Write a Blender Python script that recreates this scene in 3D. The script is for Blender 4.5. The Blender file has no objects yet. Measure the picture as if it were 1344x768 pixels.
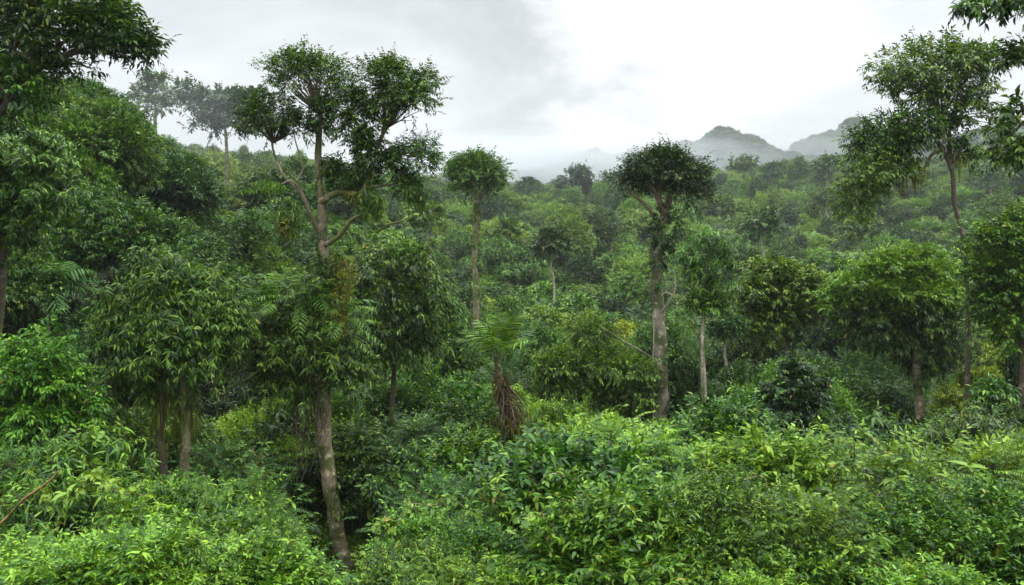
import bpy, math, random
import numpy as np
from mathutils import Vector

# ---------------------------------------------------------------- basics
U = 1.45                      # metres per layout unit
F = 1055.0                    # focal length in photo pixels (1344 wide)
CX, CY = 672.0, 384.0
PITCH = math.radians(2.93)
FWD = np.array([0, math.cos(PITCH), -math.sin(PITCH)])
UPV = np.array([0, math.sin(PITCH), math.cos(PITCH)])
RIG = np.array([1.0, 0, 0])
C = bpy.context.scene.collection
UPZ = np.array([0, 0, 1.0])


def WP(px, py, d):
    """the point seen at a photo pixel, d layout units deep"""
    return (FWD + RIG * (px - CX) / F + UPV * (CY - py) / F) * d


def proj(p):
    d = float(np.dot(p, FWD))
    return CX + F * p[0] / d, CY - F * float(np.dot(p, UPV)) / d, d


def sm(a, b, x):
    t = np.clip((x - a) / (b - a), 0, 1)
    return t * t * (3 - 2 * t)


_nr = np.random.default_rng(5)
_NK = _nr.normal(size=(14, 3)) * np.linspace(.6, 2.6, 14)[:, None]
_NP = _nr.uniform(0, 6.28, 14)
_NA = 1 / np.linspace(1, 2.4, 14)


def noise(p):
    """smooth pseudo-random field in about -1..1"""
    p = np.asarray(p, float)
    return (np.sin(p @ _NK.T + _NP) * _NA).sum(-1) / 2.0


def ground(x, y):
    x = np.asarray(x, float)
    y = np.asarray(y, float)
    z = -1.75 - 0.44 * np.clip(y, 0, 22) - 0.04 * np.clip(y - 22, 0, 20)
    z = z + 0.122 * np.clip(y - 74, 0, 256)
    z = z - 0.10 * np.clip(y - 330, 0, 300)
    # the left-hand slope
    L = 15 * sm(7.5, 25, -x) + 0.10 * np.clip(-x - 25, 0, 200)
    z = z + L * sm(14, 40, y) * (1 - .52 * sm(48, 130, y))
    # the right-hand slope
    z = z + 12 * sm(38, 150, x) * sm(60, 180, y)
    z = z + .8 * np.sin(x * .11 + 1) * np.sin(y * .07) * sm(30, 90, y)
    return z


# ---------------------------------------------------------------- materials
def nt(name):
    m = bpy.data.materials.new(name)
    m.use_nodes = True
    t = m.node_tree
    t.nodes.clear()
    return m, t


def N(t, typ, **kw):
    n = t.nodes.new(typ)
    for k, v in kw.items():
        if k.startswith('i_'):
            n.inputs[k[2:].replace('_', ' ')].default_value = v
        else:
            setattr(n, k, v)
    return n


PAL = {
    'mid': ((.009, .029, .002), (.038, .098, .007), (.155, .255, .020)),
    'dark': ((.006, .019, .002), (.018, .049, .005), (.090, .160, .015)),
    'lime': ((.015, .052, .003), (.070, .160, .008), (.205, .340, .022)),
    'yellow': ((.045, .090, .005), (.145, .210, .009), (.300, .360, .020)),
    'olive': ((.040, .045, .006), (.105, .110, .012), (.230, .215, .024)),
    'brown': ((.032, .022, .011), (.080, .057, .028), (.180, .130, .068)),
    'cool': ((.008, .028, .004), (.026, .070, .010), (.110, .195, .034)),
    'bough': ((.008, .026, .002), (.032, .083, .006), (.128, .215, .015)),
}
_leafm = {}


def leaf_mat(pal, forest=False):
    key = (pal, forest)
    if key in _leafm:
        return _leafm[key]
    m, t = nt('leaf_' + pal + ('_forest' if forest else ''))
    L = t.links
    a = N(t, 'ShaderNodeAttribute', attribute_name='tint')
    h = N(t, 'ShaderNodeObjectInfo').outputs['Random']
    # tree-to-tree shift of the leaf tone
    mad = N(t, 'ShaderNodeMath', operation='MULTIPLY_ADD')
    mad.inputs[1].default_value = .95 if forest else .36
    L.new(h, mad.inputs[0])
    L.new(a.outputs['Fac'], mad.inputs[2])
    sub = N(t, 'ShaderNodeMath', operation='SUBTRACT')
    sub.inputs[1].default_value = .45 if forest else .18
    L.new(mad.outputs[0], sub.inputs[0])
    r = N(t, 'ShaderNodeValToRGB')
    e = r.color_ramp.elements
    p = PAL[pal]
    e[0].position, e[0].color = .08, (*p[0], 1)
    e[1].position, e[1].color = .92, (*p[2], 1)
    x = e.new(.5)
    x.color = (*p[1], 1)
    L.new(sub.outputs[0], r.inputs[0])
    hs = N(t, 'ShaderNodeHueSaturation')
    mh = N(t, 'ShaderNodeMapRange')
    mh.inputs['To Min'].default_value = .491
    mh.inputs['To Max'].default_value = .521
    h2 = N(t, 'ShaderNodeMath', operation='FRACT')
    h3 = N(t, 'ShaderNodeMath', operation='MULTIPLY')
    h3.inputs[1].default_value = 7.31
    L.new(h, h3.inputs[0])
    L.new(h3.outputs[0], h2.inputs[0])
    L.new(h2.outputs[0], mh.inputs['Value'])
    L.new(mh.outputs[0], hs.inputs['Hue'])
    L.new(r.outputs[0], hs.inputs['Color'])
    gt = N(t, 'ShaderNodeMath', operation='GREATER_THAN')      # the odd yellowing or dead leaf
    gt.inputs[1].default_value = 1.5
    L.new(a.outputs['Fac'], gt.inputs[0])
    ym = N(t, 'ShaderNodeMix', data_type='RGBA')
    ym.inputs[7].default_value = (.26, .20, .035, 1)
    L.new(gt.outputs[0], ym.inputs[0])
    L.new(hs.outputs[0], ym.inputs[6])
    hs = ym
    b = N(t, 'ShaderNodeBsdfPrincipled')
    b.inputs['Roughness'].default_value = .43 if pal != 'brown' else .7
    b.inputs['Specular IOR Level'].default_value = .28 if pal in ('dark', 'cool') and not forest else .25 if pal not in ('brown', 'olive') else .15
    L.new(hs.outputs[2], b.inputs['Base Color'])
    tr = N(t, 'ShaderNodeBsdfTranslucent')
    g = N(t, 'ShaderNodeMix', data_type='RGBA', blend_type='MULTIPLY')
    g.inputs[0].default_value = 1
    g.inputs[7].default_value = (1.6, 1.5, .6, 1)
    L.new(hs.outputs[2], g.inputs[6])
    L.new(g.outputs[2], tr.inputs['Color'])
    mx = N(t, 'ShaderNodeMixShader')
    mx.inputs[0].default_value = .20 if pal != 'brown' else .1
    L.new(b.outputs[0], mx.inputs[1])
    L.new(tr.outputs[0], mx.inputs[2])
    o = N(t, 'ShaderNodeOutputMaterial')
    L.new(mx.outputs[0], o.inputs[0])
    _leafm[key] = m
    return m


_barkm = {}


def bark_mat(name, c0, c1, moss=.3, mossc=(.075, .085, .018), rings=0.0):
    if name in _barkm:
        return _barkm[name]
    m, t = nt('bark_' + name)
    L = t.links
    tc = N(t, 'ShaderNodeTexCoord')
    mp = N(t, 'ShaderNodeMapping')
    mp.inputs['Scale'].default_value = (5, 5, 2.8)
    L.new(tc.outputs['Object'], mp.inputs[0])
    n1 = N(t, 'ShaderNodeTexNoise')
    n1.inputs['Scale'].default_value = 3.0
    n1.inputs['Detail'].default_value = 8
    n1.inputs['Roughness'].default_value = .7
    L.new(mp.outputs[0], n1.inputs['Vector'])
    r = N(t, 'ShaderNodeValToRGB')
    r.color_ramp.elements[0].position, r.color_ramp.elements[0].color = .32, (*c0, 1)
    r.color_ramp.elements[1].position, r.color_ramp.elements[1].color = .68, (*c1, 1)
    L.new(n1.outputs[0], r.inputs[0])
    n2 = N(t, 'ShaderNodeTexNoise')
    n2.inputs['Scale'].default_value = .9
    n2.inputs['Detail'].default_value = 6
    L.new(tc.outputs['Object'], n2.inputs['Vector'])
    mr = N(t, 'ShaderNodeMapRange')
    mr.inputs['From Min'].default_value = .62 - moss * .4
    mr.inputs['From Max'].default_value = .74 - moss * .4
    L.new(n2.outputs[0], mr.inputs[0])
    mc = N(t, 'ShaderNodeMix', data_type='RGBA')
    mc.inputs[7].default_value = (*mossc, 1)
    L.new(mr.outputs[0], mc.inputs[0])
    L.new(r.outputs[0], mc.inputs[6])
    n3 = N(t, 'ShaderNodeTexNoise')          # pale lichen blotches
    n3.inputs['Scale'].default_value = 3.4
    n3.inputs['Detail'].default_value = 5
    L.new(tc.outputs['Object'], n3.inputs['Vector'])
    m3 = N(t, 'ShaderNodeMapRange')
    m3.inputs['From Min'].default_value = .58
    m3.inputs['From Max'].default_value = .66
    m3.inputs['To Max'].default_value = .55
    L.new(n3.outputs[0], m3.inputs[0])
    lc = N(t, 'ShaderNodeMix', data_type='RGBA')
    lc.inputs[7].default_value = (*[min(1, q * 1.5 + .05) for q in c1], 1)
    L.new(m3.outputs[0], lc.inputs[0])
    L.new(mc.outputs[2], lc.inputs[6])
    mc = lc
    b = N(t, 'ShaderNodeBsdfPrincipled')
    b.inputs['Roughness'].default_value = .75
    b.inputs['Specular IOR Level'].default_value = .25
    L.new(mc.outputs[2], b.inputs['Base Color'])
    bp = N(t, 'ShaderNodeBump')
    bp.inputs['Strength'].default_value = .8
    bp.inputs['Distance'].default_value = .05
    hgt = n1.outputs[0]
    if rings:
        w = N(t, 'ShaderNodeTexWave', bands_direction='Z')
        w.inputs['Scale'].default_value = rings
        w.inputs['Distortion'].default_value = 3.5
        w.inputs['Detail'].default_value = 3
        L.new(tc.outputs['Object'], w.inputs['Vector'])
        ad = N(t, 'ShaderNodeMath', operation='MULTIPLY_ADD')
        ad.inputs[1].default_value = .5
        L.new(w.outputs['Fac'], ad.inputs[0])
        L.new(n1.outputs[0], ad.inputs[2])
        hgt = ad.outputs[0]
    L.new(hgt, bp.inputs['Height'])
    L.new(bp.outputs[0], b.inputs['Normal'])
    o = N(t, 'ShaderNodeOutputMaterial')
    L.new(b.outputs[0], o.inputs[0])
    _barkm[name] = m
    return m


B_TAN = bark_mat('tan', (.08, .06, .038), (.36, .29, .185), .42, (.07, .085, .022), rings=.8)
B_MOSS = bark_mat('mossy', (.075, .06, .038), (.23, .19, .12), .5, (.095, .105, .028))
B_RED = bark_mat('reddish', (.09, .055, .035), (.23, .15, .10), .3)
B_GREY = bark_mat('grey', (.07, .06, .045), (.27, .235, .17), .45, (.07, .085, .025), rings=.5)
B_DARK = bark_mat('dark', (.035, .026, .018), (.11, .085, .06), .30)
B_PALE = bark_mat('pale', (.14, .12, .09), (.36, .31, .24), .2)


# ---------------------------------------------------------------- mesh builders
def mk(name, parts, mat, parent=None, off=(0, 0, 0), smooth=False, attrs=None):
    """parts: list of (verts, faces(n,3|4), tint or None); one mesh object, layout units -> metres"""
    vs, tri, quad, tint = [], [], [], []
    n = 0
    for p in parts:
        v, f = np.asarray(p[0], float), np.asarray(p[1], int)
        if len(v) == 0 or len(f) == 0:
            continue
        vs.append(v)
        (tri if f.shape[1] == 3 else quad).append(f + n)
        tint.append(p[2] if len(p) > 2 and p[2] is not None else np.full(len(v), .5))
        n += len(v)
    V = (np.concatenate(vs) - np.asarray(off)) * U
    T = np.concatenate(tri) if tri else np.zeros((0, 3), int)
    Q = np.concatenate(quad) if quad else np.zeros((0, 4), int)
    me = bpy.data.meshes.new(name)
    me.vertices.add(len(V))
    me.vertices.foreach_set('co', V.astype(np.float32).ravel())
    me.loops.add(T.size + Q.size)
    me.loops.foreach_set('vertex_index', np.concatenate([T.ravel(), Q.ravel()]).astype(np.int32))
    nf = len(T) + len(Q)
    me.polygons.add(nf)
    st = np.concatenate([np.arange(len(T)) * 3, T.size + np.arange(len(Q)) * 4]).astype(np.int32)
    me.polygons.foreach_set('loop_start', st)
    if smooth:
        me.polygons.foreach_set('use_smooth', np.ones(nf, bool))
    a = me.attributes.new('tint', 'FLOAT', 'POINT')
    a.data.foreach_set('value', np.concatenate(tint).astype(np.float32))
    for k, arr in (attrs or {}).items():
        a = me.attributes.new(k, 'FLOAT', 'POINT')
        a.data.foreach_set('value', np.asarray(arr, np.float32))
    me.materials.append(mat)
    me.update(calc_edges=True)
    o = bpy.data.objects.new(name, me)
    C.objects.link(o)
    if parent is not None:
        o.parent = parent
    return o


def tag(o, label=None, cat=None, group=None, kind=None):
    if label:
        o['label'] = label
    if cat:
        o['category'] = cat
    if group:
        o['group'] = group
    if kind:
        o['kind'] = kind
    return o


def thing(name, base, label, cat, group=None):
    o = bpy.data.objects.new(name, None)
    o.empty_display_size = .5
    C.objects.link(o)
    o.location = Vector(np.asarray(base) * U)
    return tag(o, label, cat, group)


def nrm(a):
    return a / np.maximum(np.linalg.norm(a, axis=-1, keepdims=True), 1e-9)


def spline(P, n):
    P = np.asarray(P, float)
    if len(P) < 3:
        t = np.linspace(0, 1, n)[:, None]
        return P[0] * (1 - t) + P[-1] * t
    k = len(P)
    ext = np.vstack([2 * P[0] - P[1], P, 2 * P[-1] - P[-2]])
    out = []
    for s in np.linspace(0, k - 1 - 1e-6, n):
        i = int(s)
        t = s - i
        a, b, c, d = ext[i:i + 4]
        out.append(.5 * ((2 * b) + (-a + c) * t + (2 * a - 5 * b + 4 * c - d) * t * t + (-a + 3 * b - 3 * c + d) * t ** 3))
    return np.array(out)


def tube(P, R, sides=8, n=None, rough=.0, seed=0, wob=0.0):
    """a swept, tapering limb through the points P (k,3) with radii R"""
    P = np.asarray(P, float)
    R = np.asarray(R, float)
    n = n or max(3, len(P) * 4)
    full = spline(np.hstack([P, R[:, None]]), n)
    p, r = full[:, :3].copy(), np.maximum(full[:, 3], 1e-3)
    if wob:
        s = np.linspace(0, n * .35, n)
        p[:, 0] += wob * np.sin(s * 1.7 + seed) * np.sin(s * .31 + seed * 2)
        p[:, 1] += wob * np.sin(s * 1.3 + seed * 3)
    T = nrm(np.gradient(p, axis=0))
    ref = np.where(np.abs(T[:, 2:3]) > .9, np.array([[1.0, 0, 0]]), np.array([[0, 0, 1.0]]))
    ref = np.tile(np.array([[1.0, .1, 0]]) if np.abs(T[:, 2]).mean() > .6 else np.array([[.1, 0, 1.0]]), (n, 1))
    X = nrm(ref - T * (ref * T).sum(1, keepdims=True))
    Y = np.cross(T, X)
    a = np.arange(sides) / sides * 2 * math.pi
    ring = X[:, None, :] * np.cos(a)[None, :, None] + Y[:, None, :] * np.sin(a)[None, :, None]
    rr = r[:, None] * np.ones((1, sides))
    if rough:
        q = p[:, None, :] * 3 + ring * 1.2 + seed
        rr = rr * (1 + rough * noise(q))
    v = (p[:, None, :] + ring * rr[:, :, None]).reshape(-1, 3)
    i = np.arange(n - 1)[:, None] * sides
    j = np.arange(sides)[None, :]
    k = (j + 1) % sides
    f = np.stack([i + j, i + k, i + sides + k, i + sides + j], -1).reshape(-1, 4)
    tip = p[-1] + T[-1] * r[-1]
    m = len(v)
    v = np.vstack([v, tip])
    b = (n - 1) * sides
    jj = np.arange(sides)
    cap = np.stack([b + jj, b + (jj + 1) % sides, np.full(sides, m), np.full(sides, m)], -1)
    # the cap as thin quads is degenerate: keep triangles apart
    return [(v, f, None), (v[[*range(b, b + sides), m]], np.stack([jj, (jj + 1) % sides, np.full(sides, sides)], -1), None)]


# leaf templates: (t along, w across, fold height), faces
HI = (np.array([[0, 0, 0], [.30, 0, 0], [.66, 0, 0], [1, 0, 0], [.26, .5, .13], [.64, .40, .11], [.26, -.5, .13], [.64, -.40, .11]]),
      np.array([[0, 1, 4], [0, 6, 1], [1, 2, 5], [1, 5, 4], [1, 6, 7], [1, 7, 2], [2, 3, 5], [2, 7, 3]]))
LO = (np.array([[0, 0, 0], [1, 0, 0], [.42, .5, .12], [.42, -.5, .12]]), np.array([[0, 1, 2], [0, 3, 1]]))


class Leaves:
    def __init__(s):
        s.b = []

    def add(s, pos, d, n, ln, asp, tint, bend=.25, hi=False):
        pos = np.asarray(pos, float)
        m = len(pos)
        if m == 0:
            return
        ln = np.broadcast_to(np.asarray(ln, float), (m,))
        asp = np.broadcast_to(np.asarray(asp, float), (m,))
        tint = np.broadcast_to(np.asarray(tint, float), (m,))
        x = nrm(d)
        n = nrm(n - x * (n * x).sum(-1, keepdims=True) + 1e-6)
        y = np.cross(n, x)
        tv, tf = HI if hi else LO
        t, w, h = tv[:, 0], tv[:, 1], tv[:, 2]
        v = (pos[:, None, :] + x[:, None, :] * (t[None, :] * ln[:, None])[..., None]
             + y[:, None, :] * (w[None, :] * (ln * asp)[:, None])[..., None]
             + n[:, None, :] * ((h[None, :] * asp[:, None] - bend * t[None, :] ** 2) * ln[:, None])[..., None])
        k = len(tv)
        f = (tf[None] + (np.arange(m) * k)[:, None, None]).reshape(-1, 3)
        s.b.append((v.reshape(-1, 3), f, np.repeat(tint, k)))

    def merged(s):
        n, V, Fc, T = 0, [], [], []
        for v, f, t in s.b:
            V.append(v)
            Fc.append(f + n)
            T.append(t)
            n += len(v)
        return np.concatenate(V), np.concatenate(Fc), np.concatenate(T)


def lobe(rng, c, r, n, zmin=-.35, inner=.45, gap=.25, bump=.22, freq=2.4):
    """shoot positions and directions over an uneven, gappy ellipsoid shell"""
    c, r = np.asarray(c, float), np.asarray(r, float)
    u = nrm(rng.normal(size=(int(n * 2.6) + 20, 3)))
    u = u[(u[:, 2] > zmin) | (rng.random(len(u)) < .12)]
    s = rng.uniform(0, 50, 3)
    u = u[noise(u * freq + s) > -1 + 2 * gap * rng.random(len(u)) ** .3][:n]
    rad = (1 - inner * rng.random(len(u)) ** 1.8) * (1 + bump * noise(u * 2.2 + s[::-1]) + bump * .6 * noise(u * 5 + s))
    P = c + r * u * rad[:, None]
    A = nrm(u / r * r.mean() + UPZ * .12 + rng.normal(size=u.shape) * .35)
    return P, A


def shoots(lv, rng, P, A, ls, nl, ln, asp, droop=.3, style='spray', tint=.5, tvar=.16, hi=False, cl=.19, bend=.25):
    """leaves on each shoot: 'spray' = alternate leaves along a flat twig, 'rosette' = a drooping whorl, 'hang' = tails"""
    m = len(P)
    if m == 0:
        return
    S = nrm(np.cross(A, UPZ) + rng.normal(size=A.shape) * .12)
    Nn = np.cross(S, A)
    Nn = Nn * np.sign(Nn[:, 2:3] + 1e-6)
    ct = rng.normal(0, cl, m)
    dv = droop * (.35 + 1.3 * rng.random(m))[:, None]
    for k in range(nl):
        t = (k + .6) / nl
        j = rng.normal(size=A.shape)
        if style == 'spray':
            sd = 1 if k % 2 else -1
            if k == nl - 1:
                sd = 0
            pos = P + A * (ls * t) - UPZ * (droop * .35 * ls * t * t)
            d = A * (.55 + .35 * t) + S * sd * 1.0 + j * .30 - UPZ * dv
            n = Nn * .8 + UPZ * .7 + j[:, ::-1] * .42
        elif style == 'rosette':
            ph = k * 2.4 + rng.random(m) * 1.2
            pos = P + A * (ls * .25 * rng.random(m)[:, None])
            d = A * .35 + S * np.cos(ph)[:, None] + Nn * np.sin(ph)[:, None] * .8 - UPZ * dv + j * .22
            n = UPZ + A * .6 + j[:, ::-1] * .3
        else:
            pos = P + rng.normal(size=P.shape) * ls * .3
            d = j * .13 - UPZ
            n = A + j[:, ::-1] * .8
        L = ln * (.6 + .7 * rng.random(m))
        lv.add(pos, d, n, L, asp, np.where(rng.random(m) < .006, 2.0, np.clip(tint + ct + rng.normal(0, tvar, m), 0, 1)), bend, hi)


def fronds(lv, rng, P, A, ln, nl, ll, asp, droop=.6, tint=.5, tvar=.12, hi=False, rise=.0):
    """pinnate leaves: pairs of leaflets along an arching rachis"""
    m = len(P)
    A = nrm(A)
    S = nrm(np.cross(A, UPZ) + 1e-5)
    L = ln * (.75 + .5 * rng.random(m))
    tt = np.clip(tint + rng.normal(0, tvar, m), 0, 1)

    def at(t):
        return P + A * (L * t)[:, None] + UPZ * (L * (rise * t - droop * t * t))[:, None]
    pv = at(0.0)
    for k in range(nl):
        t = (k + .7) / nl
        p = at(t)
        T = nrm(p - pv)
        Nn = nrm(np.cross(S, T))
        lv.add(pv, T, Nn, np.linalg.norm(p - pv, axis=1) * 1.1, .12, tt * .8, 0, False)
        pv = p
        q = ll * math.sin(math.pi * (.12 + .82 * t)) * L / ln
        for sd in (1, -1):
            j = rng.normal(size=P.shape)
            lv.add(p, S * sd + T * (.35 + .4 * t) - UPZ * .25 + j * .10, Nn + S * sd * .15 + j * .15, q * (.85 + .3 * rng.random(m)), asp,
                   np.clip(tt + rng.normal(0, .07, m), 0, 1), .18, hi)


def trace(pts):
    """(px, py, depth, radius px) -> world points and radii"""
    return np.array([WP(a, b, d) for a, b, d, r in pts]), np.array([r / F * d for a, b, d, r in pts])


def twigs(rng, start, P, r0, r1=.004, n=10, sag=.1, sides=4):
    """thin branches from a limb's end out to some of the shoots"""
    out = []
    if len(P) == 0:
        return out
    for i in rng.choice(len(P), min(n, len(P)), replace=False):
        e = P[i]
        l = np.linalg.norm(e - start)
        mid = start * .5 + e * .5 + rng.normal(size=3) * l * .07 + UPZ * l * sag
        out += tube([start, mid, e], [r0, r0 * .6, r1], sides, 7)
    return out


class Tree:
    """a tree traced at its place: every limb gets its own depth"""

    def __init__(s, name, base, label, cat='tree', group=None, seed=1):
        s.base = np.asarray(base, float)
        s.o = thing(name, base, label, cat, group)
        s.rng = np.random.default_rng(seed)

    def wood(s, name, parts, mat, parent=None):
        return mk(name, parts, mat, parent or s.o, s.base, True)

    def leaves(s, name, lv, pal, parent=None):
        return mk(name, [lv.merged()], leaf_mat(pal), parent or s.o, s.base)


def LB(px, py, d, rx, rz, ry=None, dd=0.0):
    """a foliage lobe: centre and radii from its outline"""
    k = d / F
    return WP(px, py, d + dd), np.array([rx * k, (ry or (rx + rz) * .5) * k, rz * k])


# ================================================================ the trees one can tell apart
def gz(p):
    """set a trunk foot down into the ground"""
    return np.array([p[0], p[1], float(ground(p[0], p[1])) - .15])


def crown_from(lv, rng, lobes, ls, nl, ln, asp, dens=1.0, **kw):
    pts = []
    lk = {k: kw.pop(k) for k in ('zmin', 'inner', 'gap', 'bump', 'freq') if k in kw}
    sat = []
    for (c, r) in lobes:
        r = np.asarray(r, float)
        for q in range(3 if ln < .2 else 1 if ln < .28 else 0):
            u = nrm(rng.normal(size=3) * np.array([1, 1, .7]) + UPZ * .25)
            sat.append((np.asarray(c, float) + u * r * rng.uniform(.85, 1.08), r * rng.uniform(.2, .38)))
    nl0 = len(lobes)
    for li, (c, r) in enumerate(list(lobes) + sat):
        r = np.asarray(r, float)
        area = 4 * math.pi * ((r[0] * r[1]) ** 1.6 / 3 + (r[0] * r[2]) ** 1.6 / 3 + (r[1] * r[2]) ** 1.6 / 3) ** (1 / 1.6)
        n = int(dens * area * 2.6 / (nl * ln * ln * asp * .55))
        P, A = lobe(rng, c, r, max(n, 6 if li < nl0 else 3), **lk)
        shoots(lv, rng, P, A, ls, nl, ln, asp, **kw)
        k = rng.random(len(P)) < .05
        shoots(lv, rng, P[k], nrm(A[k] + UPZ * .2), ls * 2.3, nl + 3, ln, asp, **kw)
        if li < nl0:
            pts.append(P)
    return pts


def climber(T, path, sp, rad, seed, pal='mid', n=70, ln=.12):
    """a thin vine winding up a trunk with a scatter of leaves"""
    rg = np.random.default_rng(seed)
    P, R = trace(path)
    q = spline(np.hstack([P, R[:, None]]), 40)
    a = np.linspace(0, sp * 6.28, 40) + rg.uniform(0, 6)
    v = q[:, :3] + np.stack([np.cos(a), np.sin(a), a * 0], -1) * (q[:, 3:4] + rad)
    o = T.wood('climbing_vine', tube(v, np.full(40, rad), 5, 90, .1, seed), B_DARK)
    lv = Leaves()
    k = rg.integers(0, 40, n)
    A = nrm(np.stack([np.cos(a[k]), np.sin(a[k]), a[k] * 0], -1) + rg.normal(size=(n, 3)) * .4)
    shoots(lv, rg, v[k], A, ln * 1.4, 5, ln, .42, droop=.7, tint=.48, hi=True)
    T.leaves('foliage', lv, pal, o)


# ---- A: the tall forked tree left of the middle
def giant():
    D = 22.0
    foot = gz(WP(457, 770, D))
    T = Tree('forked_tree', foot, 'tallest slender tree with bare leaning lower trunk, forked top and split airy crown', 'tree', seed=11)
    rg = T.rng
    P, R = trace([(457, 768, D, 10), (441, 690, D, 9.2), (429, 605, D, 9), (425, 525, D, 8.8), (431, 470, D, 8.5), (434, 410, D, 8.5), (431, 365, D, 8.6), (424, 318, D, 8)])
    P = np.vstack([foot, P])
    R = np.concatenate([[.34], R])
    T.wood('trunk', tube(P, R, 14, 60, .16, 1, .012), B_TAN)
    climber(T, [(457, 768, D, 10), (441, 690, D, 9.2), (429, 605, D, 9), (425, 525, D, 8.8)], 1.6, .018, 3, n=26, ln=.10)
    climber(T, [(431, 400, D, 8.5), (424, 318, D, 8), (421, 262, D, 5), (417, 205, D + .1, 4)], 2.2, .016, 4, 'lime', 60, .10)
    # stems and limbs
    st = []
    st.append(T.wood('limb', tube(*trace([(424, 322, D, 6.6), (421, 262, D, 4.8), (417, 205, D + .1, 3.8), (420, 160, D + .1, 3.8), (421, 128, D, 2)]), 9, 26, .12, 2, .012), B_MOSS))
    st.append(T.wood('limb', tube(*trace([(420, 266, D, 3.8), (434, 257, D - .2, 3.9), (448, 252, D - .3, 3.6), (464, 255, D - .4, 3.6), (478, 250, D - .5, 3.5), (488, 215, D - .5, 3.0), (502, 178, D - .5, 2.4), (518, 150, D - .4, 1.3)]), 9, 30, .12, 3, .012), B_MOSS))
    st.append(T.wood('limb', tube(*trace([(424, 324, D, 3.3), (440, 314, D - .4, 2.9), (452, 302, D - .6, 2.6), (462, 288, D - .8, 2.2), (476, 281, D - .9, 1.3)]), 8, 18, .12, 4, .012), B_MOSS))
    st.append(T.wood('limb', tube(*trace([(424, 318, D, 3.8), (412, 290, D - .3, 3.2), (402, 268, D - .5, 2.6), (392, 250, D - .6, 2.6), (372, 228, D - .5, 1.7), (358, 196, D - .3, 1.2), (356, 168, D - .3, .6)]), 8, 24, .12, 5, .02), B_MOSS))
    T.wood('limb', tube(*trace([(406, 272, D - .4, 1.8), (392, 240, D - .7, 1.7), (398, 218, D - .7, 1.2), (388, 186, D - .6, .9), (384, 160, D - .3, .5)]), 6, 16, .1, 6, .01), B_MOSS)
    T.wood('limb', tube(*trace([(400, 262, D - .5, 2), (384, 238, D - .8, 1.8), (370, 242, D - .9, 1.5)]), 6, 10, .1, 7, .01), B_MOSS)
    T.wood('limb', tube(*trace([(494, 305, D - .6, 1.6), (505, 298, D - .7, 1.7), (516, 293, D - .8, 1.6), (530, 290, D - .8, 1.3)]), 6, 10, .1, 8), B_MOSS)
    T.wood('limb', tube(*trace([(478, 248, D - .5, 2.2), (500, 244, D - .5, 1.8), (520, 240, D - .4, 1.2), (536, 222, D - .3, .8)]), 6, 12, .1, 9), B_MOSS)
    # crowns, one part per separate head of leaves
    heads = [
        ([LB(398, 112, D, 48, 36), LB(378, 100, D, 28, 26), LB(422, 104, D + .3, 32, 24), LB(398, 88, D, 30, 18), LB(450, 128, D, 16, 22)], WP(420, 150, D), .80, .12),
        ([LB(358, 155, D - .3, 34, 26), LB(340, 148, D - .3, 18, 18), LB(385, 162, D - .2, 22, 18)], WP(358, 188, D - .4), 1.7, -.7),
        ([LB(516, 122, D - .4, 48, 38), LB(508, 95, D - .4, 20, 14), LB(540, 128, D - .4, 26, 32), LB(490, 135, D - .5, 28, 36), LB(550, 130, D - .3, 16, 18)], WP(508, 168, D - .5), 1.35, -.35),
        ([LB(466, 160, D - .5, 24, 34), LB(452, 145, D - .4, 16, 22), LB(460, 185, D - .5, 10, 12)], WP(488, 200, D - .5), 1.2, -.6),
        ([LB(540, 210, D - .3, 32, 30), LB(522, 228, D - .3, 22, 24), LB(556, 200, D - .3, 16, 22), LB(530, 248, D - .3, 12, 22)], WP(500, 200, D - .5), 1.2, -.5),
    ]
    for k, (lb, st0, dens, zm) in enumerate(heads):
        lv = Leaves()
        pts = crown_from(lv, rg, lb, .20, 7, .105, .36, dens * .27, zmin=zm, inner=.42, gap=.45, bump=.30, droop=.45, tint=.46, tvar=.2)
        cr = T.leaves('crown', lv, 'bough')
        tw = []
        for q in pts:
            tw += twigs(rg, st0, q, .020, .005, 13, .06)
        T.wood('branch', tw, B_DARK, cr)
    # smaller tufts of leaf along the stems
    lv = Leaves()
    crown_from(lv, rg, [LB(420, 150, D - .15, 10, 26), LB(484, 205, D - .6, 14, 22), LB(478, 190, D - .6, 9, 26)], .15, 6, .12, .36, .6, zmin=-1, droop=.9, tint=.4)
    crown_from(lv, rg, [LB(455, 236, D + .2, 24, 20), LB(440, 222, D + .2, 12, 12)], .22, 7, .14, .40, .8, zmin=-.6, droop=.4, tint=.55)
    T.leaves('leaf_tuft', lv, 'bough')
    # hanging beards of epiphytes
    for (x, y, rx, ry, d0, pal, nn) in ((486, 280, 18, 30, D - .9, 'mid', 190), (380, 298, 16, 24, D - .8, 'bough', 120), (374, 304, 10, 18, D - .9, 'olive', 50), (545, 262, 13, 24, D - .5, 'bough', 110), (352, 246, 28, 7, D - .6, 'lime', 70), (466, 262, 14, 10, D - .6, 'olive', 60)):
        lv = Leaves()
        c, r = LB(x, y - ry * .4, d0, rx, ry * .7)
        P_, A_ = lobe(rg, c, r, nn, zmin=-.9, inner=.8, gap=.15)
        shoots(lv, rg, P_, A_, .2, 3, .24 if ry > 12 else .13, .08, style='hang', tint=.45, tvar=.2, bend=.05)
        shoots(lv, rg, P_, A_, .2, 3, .17, .22, droop=.9, style='rosette', tint=.5, tvar=.2)
        T.leaves('hanging_foliage', lv, pal)
    # the great skirt of epiphytes wrapped round the middle of the trunk
    lv = Leaves()
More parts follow.
